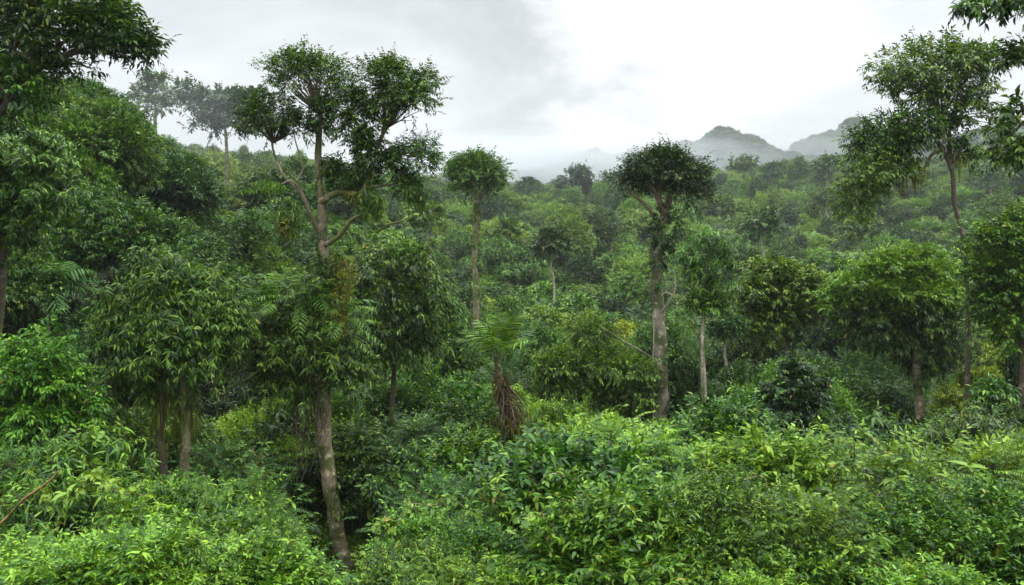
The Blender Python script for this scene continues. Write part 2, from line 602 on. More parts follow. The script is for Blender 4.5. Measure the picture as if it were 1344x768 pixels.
    lob = [LB(402, 450, D - .1, 62, 40, 45), LB(372, 455, D - .3, 44, 42, 40), LB(440, 462, D - .3, 38, 36, 36), LB(398, 400, D - .2, 40, 34, 32), LB(352, 488, D - .3, 24, 28), LB(458, 494, D - .2, 18, 26), LB(340, 440, D - .3, 20, 18), LB(388, 508, D - .3, 22, 22), LB(425, 372, D - .3, 22, 26)]
    for (c, r) in lob:
        P_, A_ = lobe(rg, c, r, int(120 + 330 * min(1, r[0])), zmin=-.45, inner=.6, gap=.32, bump=.4)
        shoots(lv, rg, P_[::2], A_[::2], .3, 8, .23, .16, droop=.75, style='rosette', tint=.5, tvar=.2, hi=True, bend=.35)
        shoots(lv, rg, P_[1::2], A_[1::2], .34, 8, .14, .30, droop=.6, tint=.5, tvar=.2, hi=True)
    T.leaves('epiphyte_skirt', lv, 'mid')
    lv = Leaves()
    for (c, r) in [LB(392, 396, D - .5, 40, 26, 30), LB(444, 420, D - .6, 18, 34, 16), LB(352, 420, D - .4, 26, 24, 24)]:
        P_, A_ = lobe(rg, c, r, 46, zmin=-.3, inner=.5, gap=.1)
        fronds(lv, rg, P_, A_, .80, 10, .26, .15, droop=.6, tint=.5, rise=.25, hi=True)
    T.leaves('epiphyte_fern', lv, 'mid')
    lv = Leaves()
    for (c, r) in [LB(447, 395, D - .5, 13, 30, 12), LB(452, 360, D - .4, 14, 22, 12), LB(440, 425, D - .6, 16, 18, 14)]:
        P_, A_ = lobe(rg, c, r, 260, zmin=-1, inner=.4, gap=.05)
        shoots(lv, rg, P_, A_, .08, 5, .09, .32, droop=.7, style='rosette', tint=.55, tvar=.2)
    T.leaves('moss_clump', lv, 'olive')
    # aerial roots and dead fronds below the skirt
    rt = []
    for k in range(15):
        x = rg.uniform(380, 424)
        y1 = rg.uniform(540, 655)
        d0 = D - .1 + rg.uniform(-.5, .5)
        w0 = rg.uniform(.4, 1.5)
        rt += tube(*trace([(x + rg.uniform(-6, 6), 478, d0, w0), (x + rg.uniform(-5, 5), 515, d0, w0 * .9), (x + rg.uniform(-9, 5), (515 + y1) / 2, d0 - .05, w0 * .7), (x - rg.uniform(-4, 18), y1, d0 - .1, w0 * .4)]), 4, 18, .2, k, .03)
    T.wood('aerial_root', rt, B_DARK)
    lv = Leaves()
    P_ = np.array([WP(rg.uniform(386, 422), rg.uniform(486, 525), D + rg.uniform(-.3, .5)) for _ in range(46)])
    shoots(lv, rg, P_, np.tile(-UPZ, (46, 1)), .15, 2, .75, .035, style='hang', tint=.4, bend=.02)
    T.leaves('dead_frond', lv, 'brown')


giant()


# ---- B: the stout trunk right of the middle with the dark domed head
def domed():
    D = 34.0
    foot = gz(WP(868, 640, D))
    T = Tree('domed_tree', foot, 'tall straight bare trunk carrying one dense dark dome of leaves, right of the middle', 'tree', seed=21)
    rg = T.rng
    P, R = trace([(866, 565, D, 10), (869, 520, D, 9.6), (867, 470, D, 8.8), (865, 420, D, 8.4), (862, 370, D, 7.6), (862, 335, D, 7.2), (868, 300, D, 6.5), (874, 278, D, 6)])
    T.wood('trunk', tube(np.vstack([foot, P]), np.concatenate([[.42], R]), 14, 60, .16, 4, .015), B_GREY)
    T.wood('limb', tube(*trace([(872, 285, D, 4), (862, 258, D - .3, 3.4), (850, 238, D - .5, 2.8), (836, 224, D - .6, 1.5)]), 8, 16, .1, 2, .02), B_RED)
    T.wood('limb', tube(*trace([(874, 280, D, 4.2), (880, 256, D, 3.4), (888, 232, D, 2)]), 8, 12, .1, 3, .02), B_RED)
    T.wood('limb', tube(*trace([(866, 262, D - .2, 2.2), (868, 240, D - .5, 1.6), (870, 222, D - .6, 1)]), 6, 9, .1, 3), B_RED)
    T.wood('limb', tube(*trace([(866, 305, D, 3), (852, 274, D - .3, 2.2), (834, 258, D - .4, 1.7), (819, 243, D - .5, 1)]), 7, 16, .1, 5, .015), B_RED)
    T.wood('dead_branch', tube(*trace([(868, 410, D - .2, 1.6), (880, 394, D - .5, 1.5), (886, 378, D - .6, 1.2), (884, 355, D - .7, .7)]), 6, 14, .1, 5, .02)
           + tube(*trace([(882, 388, D - .5, 1.1), (874, 384, D - .6, .9), (868, 388, D - .6, .5)]), 5, 7), B_PALE)
    lv = Leaves()
    lob = [LB(868, 226, D, 46, 24), LB(842, 236, D, 30, 20), LB(882, 216, D, 34, 18), LB(906, 240, D, 24, 28), LB(860, 214, D, 28, 14), LB(918, 252, D, 14, 22), LB(830, 236, D, 18, 18), LB(880, 240, D, 30, 24)]
    pts = crown_from(lv, rg, lob, .32, 7, .145, .40, .46, zmin=-.4, inner=.6, gap=.42, bump=.34, droop=.35, tint=.42, tvar=.2)
    cr = T.leaves('crown', lv, 'dark')
    tw = []
    for q in pts[:6]:
        tw += twigs(rg, WP(868, 250, D), q, .035, .008, 7, .05)
    T.wood('branch', tw, B_RED, cr)
    lv = Leaves()
    crown_from(lv, rg, [LB(874, 302, D - .4, 15, 24), LB(868, 330, D - .3, 10, 18)], .25, 7, .2, .36, .5, zmin=-1, droop=.9, tint=.4)
    T.leaves('climbing_leaf_tuft', lv, 'dark')
    climber(T, [(867, 470, D, 9), (865, 420, D, 8.6), (862, 370, D, 7.6), (862, 335, D, 7.2)], 1.5, .022, 5, 'mid', 46, .17)
    climber(T, [(866, 565, D, 10), (869, 520, D, 9.6), (867, 470, D, 8.8)], .8, .02, 6, 'bough', 30, .15)
    T.wood('hanging_vine', tube(*trace([(858, 420, D - .4, .8), (857, 480, D - .5, .8), (858, 530, D - .5, .8), (856, 575, D - .5, .8)]), 5, 14, 0, 1, .02), B_PALE)


domed()


# ---- C: the small round head on a shaggy pole
def pole_tree():
    D = 50.0
    foot = gz(WP(624, 480, D))
    T = Tree('shaggy_pole_tree', foot, 'thin shaggy pole of a tree with small round leafy head', 'tree', seed=31)
    rg = T.rng
    P, R = trace([(625, 420, D, 3.4), (623, 350, D, 3.6), (625, 300, D, 3.8), (626, 266, D, 3.6)])
    T.wood('trunk', tube(np.vstack([foot, P]), np.concatenate([[.2], R]), 9, 26, .25, 4), B_MOSS)
    tw = []
    for a in (-24, -14, -4, 6, 16, 26):
        tw += tube(*trace([(626, 270, D, 2), (626 + a * .5, 248, D + a * .01, 1.4), (626 + a, 226, D + a * .02, .6)]), 5, 8)
    T.wood('branch', tw, B_PALE)
    lv = Leaves()
    crown_from(lv, rg, [LB(626, 228, D, 32, 22), LB(610, 226, D, 20, 18), LB(644, 232, D, 17, 20), LB(624, 216, D, 20, 12), LB(606, 246, D, 12, 16), LB(650, 246, D, 10, 16)], .42, 7, .18, .38, .6, zmin=-.15, inner=.6, gap=.4, droop=.6, tint=.45, tvar=.2)
    T.leaves('crown', lv, 'bough')
    lv = Leaves()
    P_ = np.array([WP(625 + rg.normal(0, 4.0 + 2.5 * math.sin(k)), 262 + 125 * rg.random() ** 1.2, D + rg.normal(0, .2)) for k in range(230)])
    shoots(lv, rg, P_, rg.normal(size=P_.shape), .3, 3, .28, .20, droop=.9, style='rosette', tint=.42, tvar=.22, bend=.2)
    shoots(lv, rg, P_[:90], rg.normal(size=(90, 3)), .2, 2, .5, .06, style='hang', tint=.4, tvar=.2, bend=.03)
    T.leaves('hanging_foliage', lv, 'bough')


pole_tree()


# ---- D: the palm with a beard of dead fronds
def palm():
    D = 22.0
    foot = gz(WP(680, 690, D))
    T = Tree('shaggy_palm', foot, 'green-fronded palm with a shaggy beard of dead brown leaves', 'palm', seed=41)
    rg = T.rng
    P, R = trace([(683, 665, D, 6), (684, 610, D, 7), (674, 560, D, 6), (660, 525, D, 4.5), (653, 480, D, 4), (652, 462, D, 4)])
    T.wood('trunk', tube(np.vstack([foot, P]), np.concatenate([[.17], R]), 10, 30, .18, 4), B_TAN)
    top = WP(652, 462, D)
    for k in range(22):
        lv = Leaves()
        a = k * 2.4
        A = np.array([[math.cos(a), math.sin(a) * .9, .1 + 2.4 * rg.random() ** 1.3]])
        fronds(lv, rg, top[None] + rg.normal(size=(1, 3)) * .05, A, 1.0 + .5 * rg.random(), 15, .46, .10, droop=.15 + .45 * rg.random(), tint=.35 + .3 * rg.random(), hi=True, rise=.25)
        T.leaves('frond', lv, 'mid' if k % 3 else 'lime')
    lv = Leaves()
    P_ = np.array([WP(655 + 30 * t + rg.normal(0, 3 + 10 * t), 490 + 110 * t, D + rg.normal(0, .15)) for t in rg.random(420)])
    shoots(lv, rg, P_[:200], rg.normal(size=(200, 3)), .12, 2, .45, .055, style='hang', tint=.45, tvar=.25, bend=.1)
    shoots(lv, rg, P_[200:], rg.normal(size=(220, 3)), .12, 4, .30, .07, droop=.9, style='rosette', tint=.5, tvar=.25, bend=.4)
    T.leaves('dead_frond', lv, 'brown')
    tg = []
    for k in range(16):
        x, y = 660 + rg.uniform(-4, 8), rg.uniform(500, 545)
        tg += tube(*trace([(x, y, D - .1, .9), (x + rg.uniform(0, 26), y + 30, D - rg.uniform(.1, .5), .8), (x + rg.uniform(0, 40), y + 55, D - rg.uniform(0, .5), .6), (x + rg.uniform(0, 36), y + rg.uniform(60, 95), D - .2, .4)]), 4, 16, .2, k, .03)
    T.wood('hanging_vine', tg, B_DARK)
    lv = Leaves()
    P_ = np.array([WP(680 + rg.normal(0, 14), rg.uniform(545, 600), D - .2 + rg.normal(0, .2)) for t in range(130)])
    shoots(lv, rg, P_, rg.normal(size=P_.shape), .12, 3, .35, .09, style='hang', tint=.4, tvar=.22, bend=.08)
    T.leaves('epiphyte_foliage', lv, 'olive')


palm()


# ---- E: the round dark-leaved tree on two stems, left
def twin():
    D = 20.0
    foot = gz(WP(232, 660, D))
    T = Tree('two_stemmed_tree', foot, 'rounded tree with long drooping dark leaves on two mossy stems, left of the forked tree', 'tree', seed=51)
    rg = T.rng
    f1, f2 = gz(WP(212, 655, D)), gz(WP(243, 665, D - .2))
    p1, r1 = trace([(216, 620, D, 5.2), (209, 575, D, 5), (213, 530, D, 4.8), (206, 440, D, 3.4)])
    p2, r2 = trace([(242, 630, D - .2, 6.4), (246, 585, D - .2, 6), (243, 535, D - .1, 5.4), (238, 440, D, 4)])
    T.wood('trunk', tube(np.vstack([f1, p1]), np.concatenate([[.16], r1]), 10, 24, .18, 4), B_DARK)
    T.wood('trunk', tube(np.vstack([f2, p2]), np.concatenate([[.19], r2]), 10, 24, .18, 7), B_MOSS)
    lv = Leaves()
    lob = [LB(228, 425, D, 72, 62, 66), LB(185, 420, D, 46, 46), LB(270, 415, D, 44, 48), LB(230, 378, D, 52, 34), LB(205, 470, D, 56, 44), LB(268, 468, D, 38, 42), LB(160, 440, D, 32, 40), LB(300, 428, D, 26, 36), LB(180, 505, D, 34, 28)]
    for c, r in lob:
        P_, A_ = lobe(rg, c, r, 480, zmin=-.4, inner=.45, gap=.16, bump=.2)
        h_ = len(P_) * 3 // 5
        shoots(lv, rg, P_[:h_], A_[:h_], .25, 8, .215, .19, droop=.75, style='rosette', tint=.44, tvar=.24, hi=True, bend=.35)
        shoots(lv, rg, P_[h_:], A_[h_:], .34, 8, .15, .24, droop=.7, tint=.56, tvar=.24, hi=True, bend=.3)
    T.leaves('crown', lv, 'bough')
    tw = []
    for c, r in lob:
        tw += tube([p1[-1] if c[0] < p2[-1][0] - .5 else p2[-1], (p2[-1] + c) / 2 + UPZ * .1, c], [.07, .05, .02], 6, 8)
    T.wood('branch', tw, B_DARK)
    lv = Leaves()
    P_ = np.array([WP(rg.uniform(195, 262), rg.uniform(500, 560), D + rg.uniform(-.4, .4)) for _ in range(200)])
    shoots(lv, rg, P_, np.tile(-UPZ, (200, 1)), .15, 2, .5, .05, style='hang', tint=.4, bend=.03)
    T.leaves('hanging_moss', lv, 'olive')


twin()


# ---- F: the big tree whose boughs fill the upper left corner
def corner():
    D = 18.0
    foot = gz(WP(-40, 700, D + 2))
    T = Tree('spreading_tree', foot, 'big spreading tree at the upper left edge reaching its dark boughs over the slope', 'tree', seed=61)
    rg = T.rng
    P, R = trace([(-45, 400, D + 1.4, 26), (-38, 220, D + .8, 20), (-15, 130, D + .2, 14), (10, 70, D, 9)])
    T.wood('trunk', tube(np.vstack([foot, P]), np.concatenate([[.55], R]), 14, 30, .12, 4), B_DARK)
    T.wood('limb', tube(*trace([(-20, 145, D + .3, 9), (25, 105, D - .2, 6), (60, 84, D - .4, 5), (95, 70, D - .5, 4.2), (120, 60, D - .5, 2.8), (150, 74, D - .5, 1.6), (178, 76, D - .5, .8)]), 10, 34, .12, 3, .02), B_DARK)
    T.wood('limb', tube(*trace([(5, 80, D, 7), (30, 40, D - .4, 4.6), (42, 25, D - .4, 4), (85, 20, D - .5, 2.4), (120, 26, D - .5, 1.2)]), 9, 24, .12, 5, .02), B_DARK)
    T.wood('limb', tube(*trace([(-20, 150, D, 8), (0, 150, D - .6, 5), (12, 120, D - .9, 3)]), 9, 14, .12, 5, .02), B_DARK)
    groups = [
        [LB(60, 20, D - .3, 62, 26), LB(10, 10, D, 44, 30), LB(110, 8, D - .3, 44, 22), LB(150, 30, D - .4, 34, 26)],
        [LB(172, 55, D - .5, 30, 24), LB(150, 48, D - .5, 34, 22), LB(186, 72, D - .5, 16, 14), LB(128, 40, D - .4, 34, 20)],
        [LB(40, 62, D - .4, 48, 26), LB(80, 50, D - .4, 40, 22), LB(5, 60, D - .2, 40, 34), LB(96, 88, D - .3, 20, 12)],
        [LB(10, 120, D - .5, 38, 36), LB(45, 108, D - .3, 30, 22), LB(-20, 160, D, 40, 40)],
    ]
    for gk, lob in enumerate(groups):
        lv = Leaves()
        pts = crown_from(lv, rg, lob, .30, 8, .155, .34, .40 if gk != 1 else .70, zmin=-.4, inner=.6, gap=.30, bump=.28, droop=.5, tint=.42, tvar=.2)
        cr = T.leaves('crown', lv, 'bough')
        tw = []
        a = (WP(40, 30, D - .4), WP(120, 62, D - .5), WP(50, 88, D - .4), WP(0, 130, D - .4))[gk]
        for q in pts:
            tw += twigs(rg, a, q, .03, .006, 6, .05)
        T.wood('branch', tw, B_DARK, cr)


corner()


# ---- G: the open-crowned tree on the right with a trailing lower bough
def open_tree():
    D = 28.0
    foot = gz(WP(1275, 520, D))
    T = Tree('open_crowned_tree', foot, 'open-crowned tree on the right, high flat head against cloud and a drooping left bough', 'tree', seed=71)
    rg = T.rng
    P, R = trace([(1270, 400, D, 2.8), (1262, 305, D, 2.8), (1252, 262, D, 2.8), (1249, 222, D, 2.8), (1238, 200, D, 2.5)])
    T.wood('trunk', tube(np.vstack([foot, P]), np.concatenate([[.14], R]), 9, 34, .14, 4, .02), B_DARK)
    T.wood('limb', tube(*trace([(1240, 202, D, 2.8), (1229, 178, D - .1, 2.4), (1233, 150, D - .2, 2), (1228, 118, D - .2, 1.2)]), 7, 18, .1, 3, .02), B_DARK)
    T.wood('limb', tube(*trace([(1249, 224, D, 2.4), (1246, 195, D + .1, 2.2), (1248, 160, D + .2, 1.8), (1258, 120, D + .2, 1)]), 7, 18, .1, 6, .02), B_DARK)
    T.wood('limb', tube(*trace([(1236, 196, D, 2.6), (1222, 204, D - .3, 2.4), (1212, 222, D - .5, 2.2), (1196, 210, D - .6, 1.8), (1178, 200, D - .7, 1.4), (1150, 215, D - .8, 1), (1128, 250, D - .9, .7), (1112, 278, D - .9, .4)]), 7, 34, .1, 8, .015), B_DARK)
    heads = [
        ([LB(1232, 80, D, 58, 22), LB(1200, 92, D, 42, 18), LB(1270, 80, D, 40, 20), LB(1175, 108, D, 24, 14), LB(1298, 92, D, 18, 14)], WP(1232, 130, D), .65),
        ([LB(1212, 128, D - .2, 26, 22), LB(1240, 118, D, 34, 24), LB(1280, 125, D, 24, 20), LB(1230, 150, D, 24, 20), LB(1268, 145, D, 26, 22), LB(1292, 160, D, 10, 14)], WP(1238, 165, D), .50),
        ([LB(1168, 178, D - .6, 36, 22), LB(1190, 190, D - .5, 28, 22), LB(1150, 196, D - .7, 30, 24), LB(1205, 165, D - .4, 22, 16)], WP(1190, 208, D - .6), .80),
        ([LB(1142, 232, D - .8, 26, 24), LB(1128, 256, D - .9, 22, 18), LB(1116, 280, D - .9, 14, 16), LB(1168, 226, D - .7, 24, 14)], WP(1150, 216, D - .8), .85),
        ([LB(1264, 196, D + .1, 16, 10), LB(1248, 178, D, 14, 22), LB(1272, 206, D, 12, 10)], WP(1250, 215, D), .8),
    ]
    for lob, a, dens in heads:
        lv = Leaves()
        pts = crown_from(lv, rg, lob, .34, 7, .185, .34, dens * .58, zmin=-.5, inner=.6, gap=.42, bump=.3, droop=.5, tint=.42, tvar=.24)
        cr = T.leaves('crown', lv, 'bough')
        tw = []
        for q in pts:
            tw += twigs(rg, a, q, .026, .007, 8, .06)
        T.wood('branch', tw, B_DARK, cr)
    for x, y, s in ((1202, 228, 26), (1180, 236, 18), (1258, 208, 16), (1212, 215, 10)):
        lv = Leaves()
        P_ = np.array([WP(x + rg.normal(0, 6), y + rg.normal(0, 5), D - .5 + rg.normal(0, .15)) for _ in range(s)])
        shoots(lv, rg, P_, rg.normal(size=P_.shape), .1, 2, .55, .05, style='hang', tint=.4, tvar=.2, bend=.03)
        T.leaves('hanging_moss', lv, 'olive')


open_tree()


# ---- H: boughs of a tree standing just outside the right edge
def edge_tree():
    D = 14.0
    foot = gz(WP(1440, 700, D + 1))
    T = Tree('edge_tree', foot, 'leafy drooping boughs reaching in from beyond the top right corner', 'tree', seed=81)
    rg = T.rng
    P, R = trace([(1430, 300, D + .5, 16), (1440, 100, D, 13), (1435, -60, D, 9)])
    T.wood('trunk', tube(np.vstack([foot, P]), np.concatenate([[.3], R]), 12, 24, .1, 4), B_DARK)
    L = [([(1436, 0, D, 4), (1390, -12, D - .3, 3), (1330, 2, D - .4, 2), (1262, 14, D - .4, .8)], [LB(1300, 6, D - .4, 34, 10), LB(1268, 10, D - .4, 18, 9), LB(1335, 2, D - .4, 24, 12), LB(1380, 0, D - .3, 40, 24)], 'crown', .8),
         ([(1438, 60, D, 3.4), (1390, 55, D - .2, 2.4), (1350, 62, D - .3, 1.6), (1328, 72, D - .3, .7)], [LB(1342, 66, D - .3, 16, 10), LB(1375, 66, D - .3, 30, 18), LB(1328, 76, D - .3, 8, 5)], 'crown', .8),
         ([(1432, 170, D, 4.5), (1385, 150, D - .3, 3), (1345, 160, D - .4, 2), (1318, 185, D - .4, 1)], [LB(1338, 150, D - .4, 22, 16), LB(1328, 182, D - .4, 22, 22), LB(1350, 200, D - .4, 30, 30), LB(1385, 170, D - .3, 40, 40), LB(1318, 205, D - .4, 10, 12)], 'crown', .9)]
    for pth, lob, nm, dens in L:
        lm = T.wood('limb', tube(*trace(pth), 8, 22, .12, 3, .02), B_DARK)
        lv = Leaves()
        for c, r in lob:
            P_, A_ = lobe(rg, c, r, int(26 * dens * (r[0] / .3 + .4)), zmin=-.6, inner=.7, gap=.3)
            shoots(lv, rg, P_, A_, .22, 6, .15, .26, droop=.8, style='rosette', tint=.42, tvar=.22, hi=True, bend=.3)
            shoots(lv, rg, P_, A_, .22, 7, .13, .34, droop=.5, style='spray', tint=.42, tvar=.22, hi=True, bend=.3)
        T.leaves('crown', lv, 'bough')


edge_tree()


# ---- I, J, N...: the rounded canopy trees of the middle distance, built from lobes
def canopy(name, label, D, fx, fy, lob, pal, ln, asp, trunk, tr, bark, seed, dens=.95, style='spray', under=None, zmin=-.3, gap=.2, droop=.45, hi=False, nl=8, cat='tree', limbs=True, tint=.5, ls=None):
    foot = gz(WP(fx, fy, D))
    T = Tree(name, foot, label, cat, seed=seed)
    rg = T.rng
    P, R = trace([(a, b, D, tr) for a, b in trunk])
    R = R * np.linspace(1.1, .65, len(R))
    T.wood('trunk', tube(np.vstack([foot, P]), np.concatenate([[tr / F * D * 1.35], R]), 9, 26, .12, seed, .02), bark)
    lb = [LB(x, y, D, rx, rz, None, dd) for x, y, rx, rz, dd in lob]
    lv = Leaves()
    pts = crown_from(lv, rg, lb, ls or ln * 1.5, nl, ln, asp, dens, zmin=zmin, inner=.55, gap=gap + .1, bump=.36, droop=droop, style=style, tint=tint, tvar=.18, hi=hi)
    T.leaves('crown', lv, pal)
    if limbs:
        tw = []
        for c, r in lb:
            tw += tube([P[-1], (P[-1] + c) * .5 - UPZ * r[2] * .1, c], [R[-1] * .7, R[-1] * .45, .012], 6, 8)
        for q in pts:
            tw += twigs(rg, q.mean(0), q, .02, .006, 5, 0)
        T.wood('branch', tw, bark)
    if under:
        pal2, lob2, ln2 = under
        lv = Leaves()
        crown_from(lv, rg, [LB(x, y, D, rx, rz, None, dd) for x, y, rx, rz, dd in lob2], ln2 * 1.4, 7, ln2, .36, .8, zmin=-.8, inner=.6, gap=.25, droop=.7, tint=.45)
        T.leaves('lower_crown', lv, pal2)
    return T


canopy('umbrella_tree', 'umbrella tree with broad yellow-green cap over a darker lower crown', 32, 1203, 600,
       [(1182, 340, 44, 12, 0), (1165, 352, 58, 12, 0), (1210, 358, 46, 13, 0), (1140, 370, 48, 13, 0), (1225, 380, 34, 14, 0), (1114, 388, 32, 14, 0), (1160, 384, 52, 13, -.5), (1200, 388, 46, 14, -.5), (1098, 402, 16, 12, 0), (1246, 396, 16, 16, 0)],
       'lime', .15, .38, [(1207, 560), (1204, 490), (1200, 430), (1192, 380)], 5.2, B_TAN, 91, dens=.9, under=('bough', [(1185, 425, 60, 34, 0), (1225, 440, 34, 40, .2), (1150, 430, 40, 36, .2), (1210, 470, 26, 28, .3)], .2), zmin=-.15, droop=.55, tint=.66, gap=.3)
canopy('round_canopy_tree', 'rounded dark tree with a yellow-green top left of the umbrella tree', 35, 1035, 560,
       [(1030, 372, 44, 26, 0), (1005, 385, 32, 26, 0), (1058, 392, 26, 26, 0), (1020, 358, 34, 16, 0), (1025, 415, 44, 34, .3), (990, 420, 26, 34, .3)],
       'mid', .19, .40, [(1036, 540), (1034, 470), (1032, 410)], 3.6, B_TAN, 92, dens=.95)
canopy('edge_canopy_tree', 'leaning yellowish-green tree at the right edge below the leafy boughs', 26, 1345, 640,
       [(1322, 330, 42, 30, 0), (1350, 300, 40, 26, 0), (1300, 360, 28, 26, 0), (1335, 370, 44, 36, 0), (1345, 420, 44, 40, 0), (1300, 400, 26, 26, .2)],
       'lime', .16, .40, [(1345, 600), (1342, 500), (1338, 400)], 5, B_DARK, 93, dens=.85, tint=.42)
canopy('palm_leaved_tree', 'small tree of long strappy bright leaves beside the domed tree', 31, 926, 620,
       [(930, 318, 30, 10, 0), (900, 335, 18, 12, 0), (950, 340, 20, 16, 0), (915, 362, 22, 20, 0), (940, 380, 20, 26, .3)],
       'mid', .34, .12, [(924, 580), (922, 480), (924, 400), (926, 340)], 2.6, B_GREY, 94, dens=.45, style='rosette', droop=.6, hi=True, nl=9, tint=.6, gap=.4)
canopy('leafy_midstorey_tree', 'leafy mid-height tree with drooping sprays just right of the forked tree', 26, 516, 660,
       [(520, 372, 48, 40, 0), (490, 400, 36, 40, 0), (548, 410, 34, 42, 0), (515, 345, 30, 24, 0), (520, 440, 48, 36, 0), (500, 465, 36, 24, -.3), (545, 455, 30, 28, 0)],
       'mid', .21, .32, [(514, 640), (514, 560), (517, 480), (518, 400)], 3.6, B_DARK, 95, dens=.5, droop=.8, tint=.52, gap=.5, ls=.45)
canopy('thin_dark_tree', 'dark cone of leaves standing low under the umbrella tree', 25, 1048, 660,
       [(1046, 505, 22, 22, 0), (1044, 530, 34, 30, 0), (1050, 560, 40, 28, 0), (1042, 485, 12, 14, 0)],
       'dark', .15, .42, [(1048, 640), (1047, 560), (1046, 500)], 3, B_DARK, 96, dens=1.1, tint=.38)
canopy('drooping_big_leaf_tree', 'tree with heavy drooping big-leaved crown at the left edge under the spreading boughs', 21, -10, 640,
       [(30, 205, 44, 34, 0), (5, 240, 44, 46, 0), (55, 245, 40, 44, 0), (20, 285, 44, 44, 0), (70, 280, 30, 36, 0), (45, 190, 26, 18, 0), (-15, 300, 40, 60, 0)],
       'mid', .16, .26, [(-12, 560), (-5, 400), (10, 260)], 9, B_DARK, 97, dens=.8, style='rosette', droop=.7, hi=True, tint=.42, gap=.3)
canopy('bright_edge_tree', 'bright green leafy small tree at the left edge beside the two-stemmed tree', 18, 50, 690,
       [(40, 490, 44, 34, 0), (15, 520, 40, 46, 0), (75, 500, 30, 28, 0), (50, 545, 44, 44, 0), (85, 545, 22, 34, 0), (10, 580, 44, 34, 0)],
       'lime', .13, .34, [(48, 660), (46, 590), (46, 510)], 4, B_DARK, 98, dens=.85, style='spray', droop=.6, hi=True, tint=.33)
canopy('slope_edge_tree', 'bushy mid-green tree on the left slope just above the two-stemmed tree', 31, 150, 470,
       [(150, 285, 44, 30, 0), (118, 305, 36, 34, 0), (185, 305, 36, 30, 0), (150, 325, 48, 36, 0), (205, 335, 30, 28, 0), (110, 345, 32, 30, 0)],
       'mid', .17, .36, [(150, 430), (152, 380), (150, 320)], 3.4, B_DARK, 101, dens=.7, droop=.6, tint=.46)
canopy('emergent_flat_tree', 'flat-topped hazy emergent tree with a long bare trunk on the left skyline', 105, 298, 330,
       [(290, 128, 48, 9, 0), (265, 138, 28, 9, 0), (318, 140, 28, 10, 0), (292, 152, 36, 14, 0), (275, 165, 20, 12, 0), (330, 160, 18, 14, 0)],
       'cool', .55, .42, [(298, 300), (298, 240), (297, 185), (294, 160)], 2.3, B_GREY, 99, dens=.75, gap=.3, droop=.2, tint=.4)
canopy('emergent_misty_tree', 'misty emergent tree with a ragged crown left of the flat-topped one on the skyline', 125, 205, 260,
       [(205, 110, 22, 12, 0), (190, 125, 18, 12, 0), (220, 128, 20, 14, 0), (203, 140, 22, 10, 0)],
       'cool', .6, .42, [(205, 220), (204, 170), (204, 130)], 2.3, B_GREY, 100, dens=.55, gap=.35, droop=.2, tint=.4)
for i, (x, y, w, d, tl, lab) in enumerate((
        (562, 282, 20, 74, 60, 'slim small-crowned tree rising between the forked tree and the shaggy pole tree'),
        (724, 318, 24, 66, 60, 'pale-stemmed tree in the valley between shaggy pole tree and domed tree'),
        (1000, 292, 22, 92, 50, 'pale-stemmed tree above the rounded dark tree'),
        (1128, 300, 20, 100, 45, 'slender tree on the slope behind the trailing bough'),
        (402, 236, 20, 120, 45, 'slender slope tree seen behind the left stem of the forked tree'),
        (790, 288, 18, 130, 40, 'slender slope tree just left of the domed tree'),
        (668, 300, 18, 96, 50, 'leaning slope tree right of the shaggy pole tree'),
        (1085, 262, 16, 150, 30, 'small open-crowned slope tree left of the trailing bough'))):
    canopy('slope_tree', lab, d, x + 3, y + tl + 20,
           [(x, y, w, w * .45, 0), (x - w * .6, y + w * .4, w * .55, w * .35, 0), (x + w * .6, y + w * .25, w * .5, w * .36, 0), (x + 2, y - w * .3, w * .5, w * .3, 0)],
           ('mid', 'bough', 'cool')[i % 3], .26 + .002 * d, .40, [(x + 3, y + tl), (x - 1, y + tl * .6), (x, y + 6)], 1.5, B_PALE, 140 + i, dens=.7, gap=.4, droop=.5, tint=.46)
for i, (x, y, w, d, lab) in enumerate((
        (758, 226, 14, 235, 'thin ridge tree with a small open crown, left of the dome-headed tree'),
        (739, 240, 10, 240, 'narrow ridge tree standing beside the open-crowned one left of the dome'),
        (692, 243, 11, 240, 'lone misty ridge tree right of the shaggy pole tree'),
        (975, 212, 14, 230, 'ridge tree with two open tufts below the wooded hill'),
        (1012, 222, 11, 235, 'short leafy ridge tree right of the two-tufted one'),
        (1085, 214, 14, 215, 'dark bushy ridge tree left of the trailing bough'),
        (800, 232, 10, 240, 'small misty ridge tree touching the dome-headed tree on its left'),
        (1300, 222, 14, 150, 'feathery ridge tree between the open-crowned tree and the right edge'))):
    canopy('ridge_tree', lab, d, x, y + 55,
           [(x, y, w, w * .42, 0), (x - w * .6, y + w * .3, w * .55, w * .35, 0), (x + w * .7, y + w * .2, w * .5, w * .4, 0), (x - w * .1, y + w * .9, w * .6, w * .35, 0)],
           'cool', .8, .45, [(x, y + 40), (x + 1, y + 20), (x, y + 5)], .9, B_GREY, 110 + i, dens=.8, gap=.3, limbs=False, cat='tree', tint=.4)


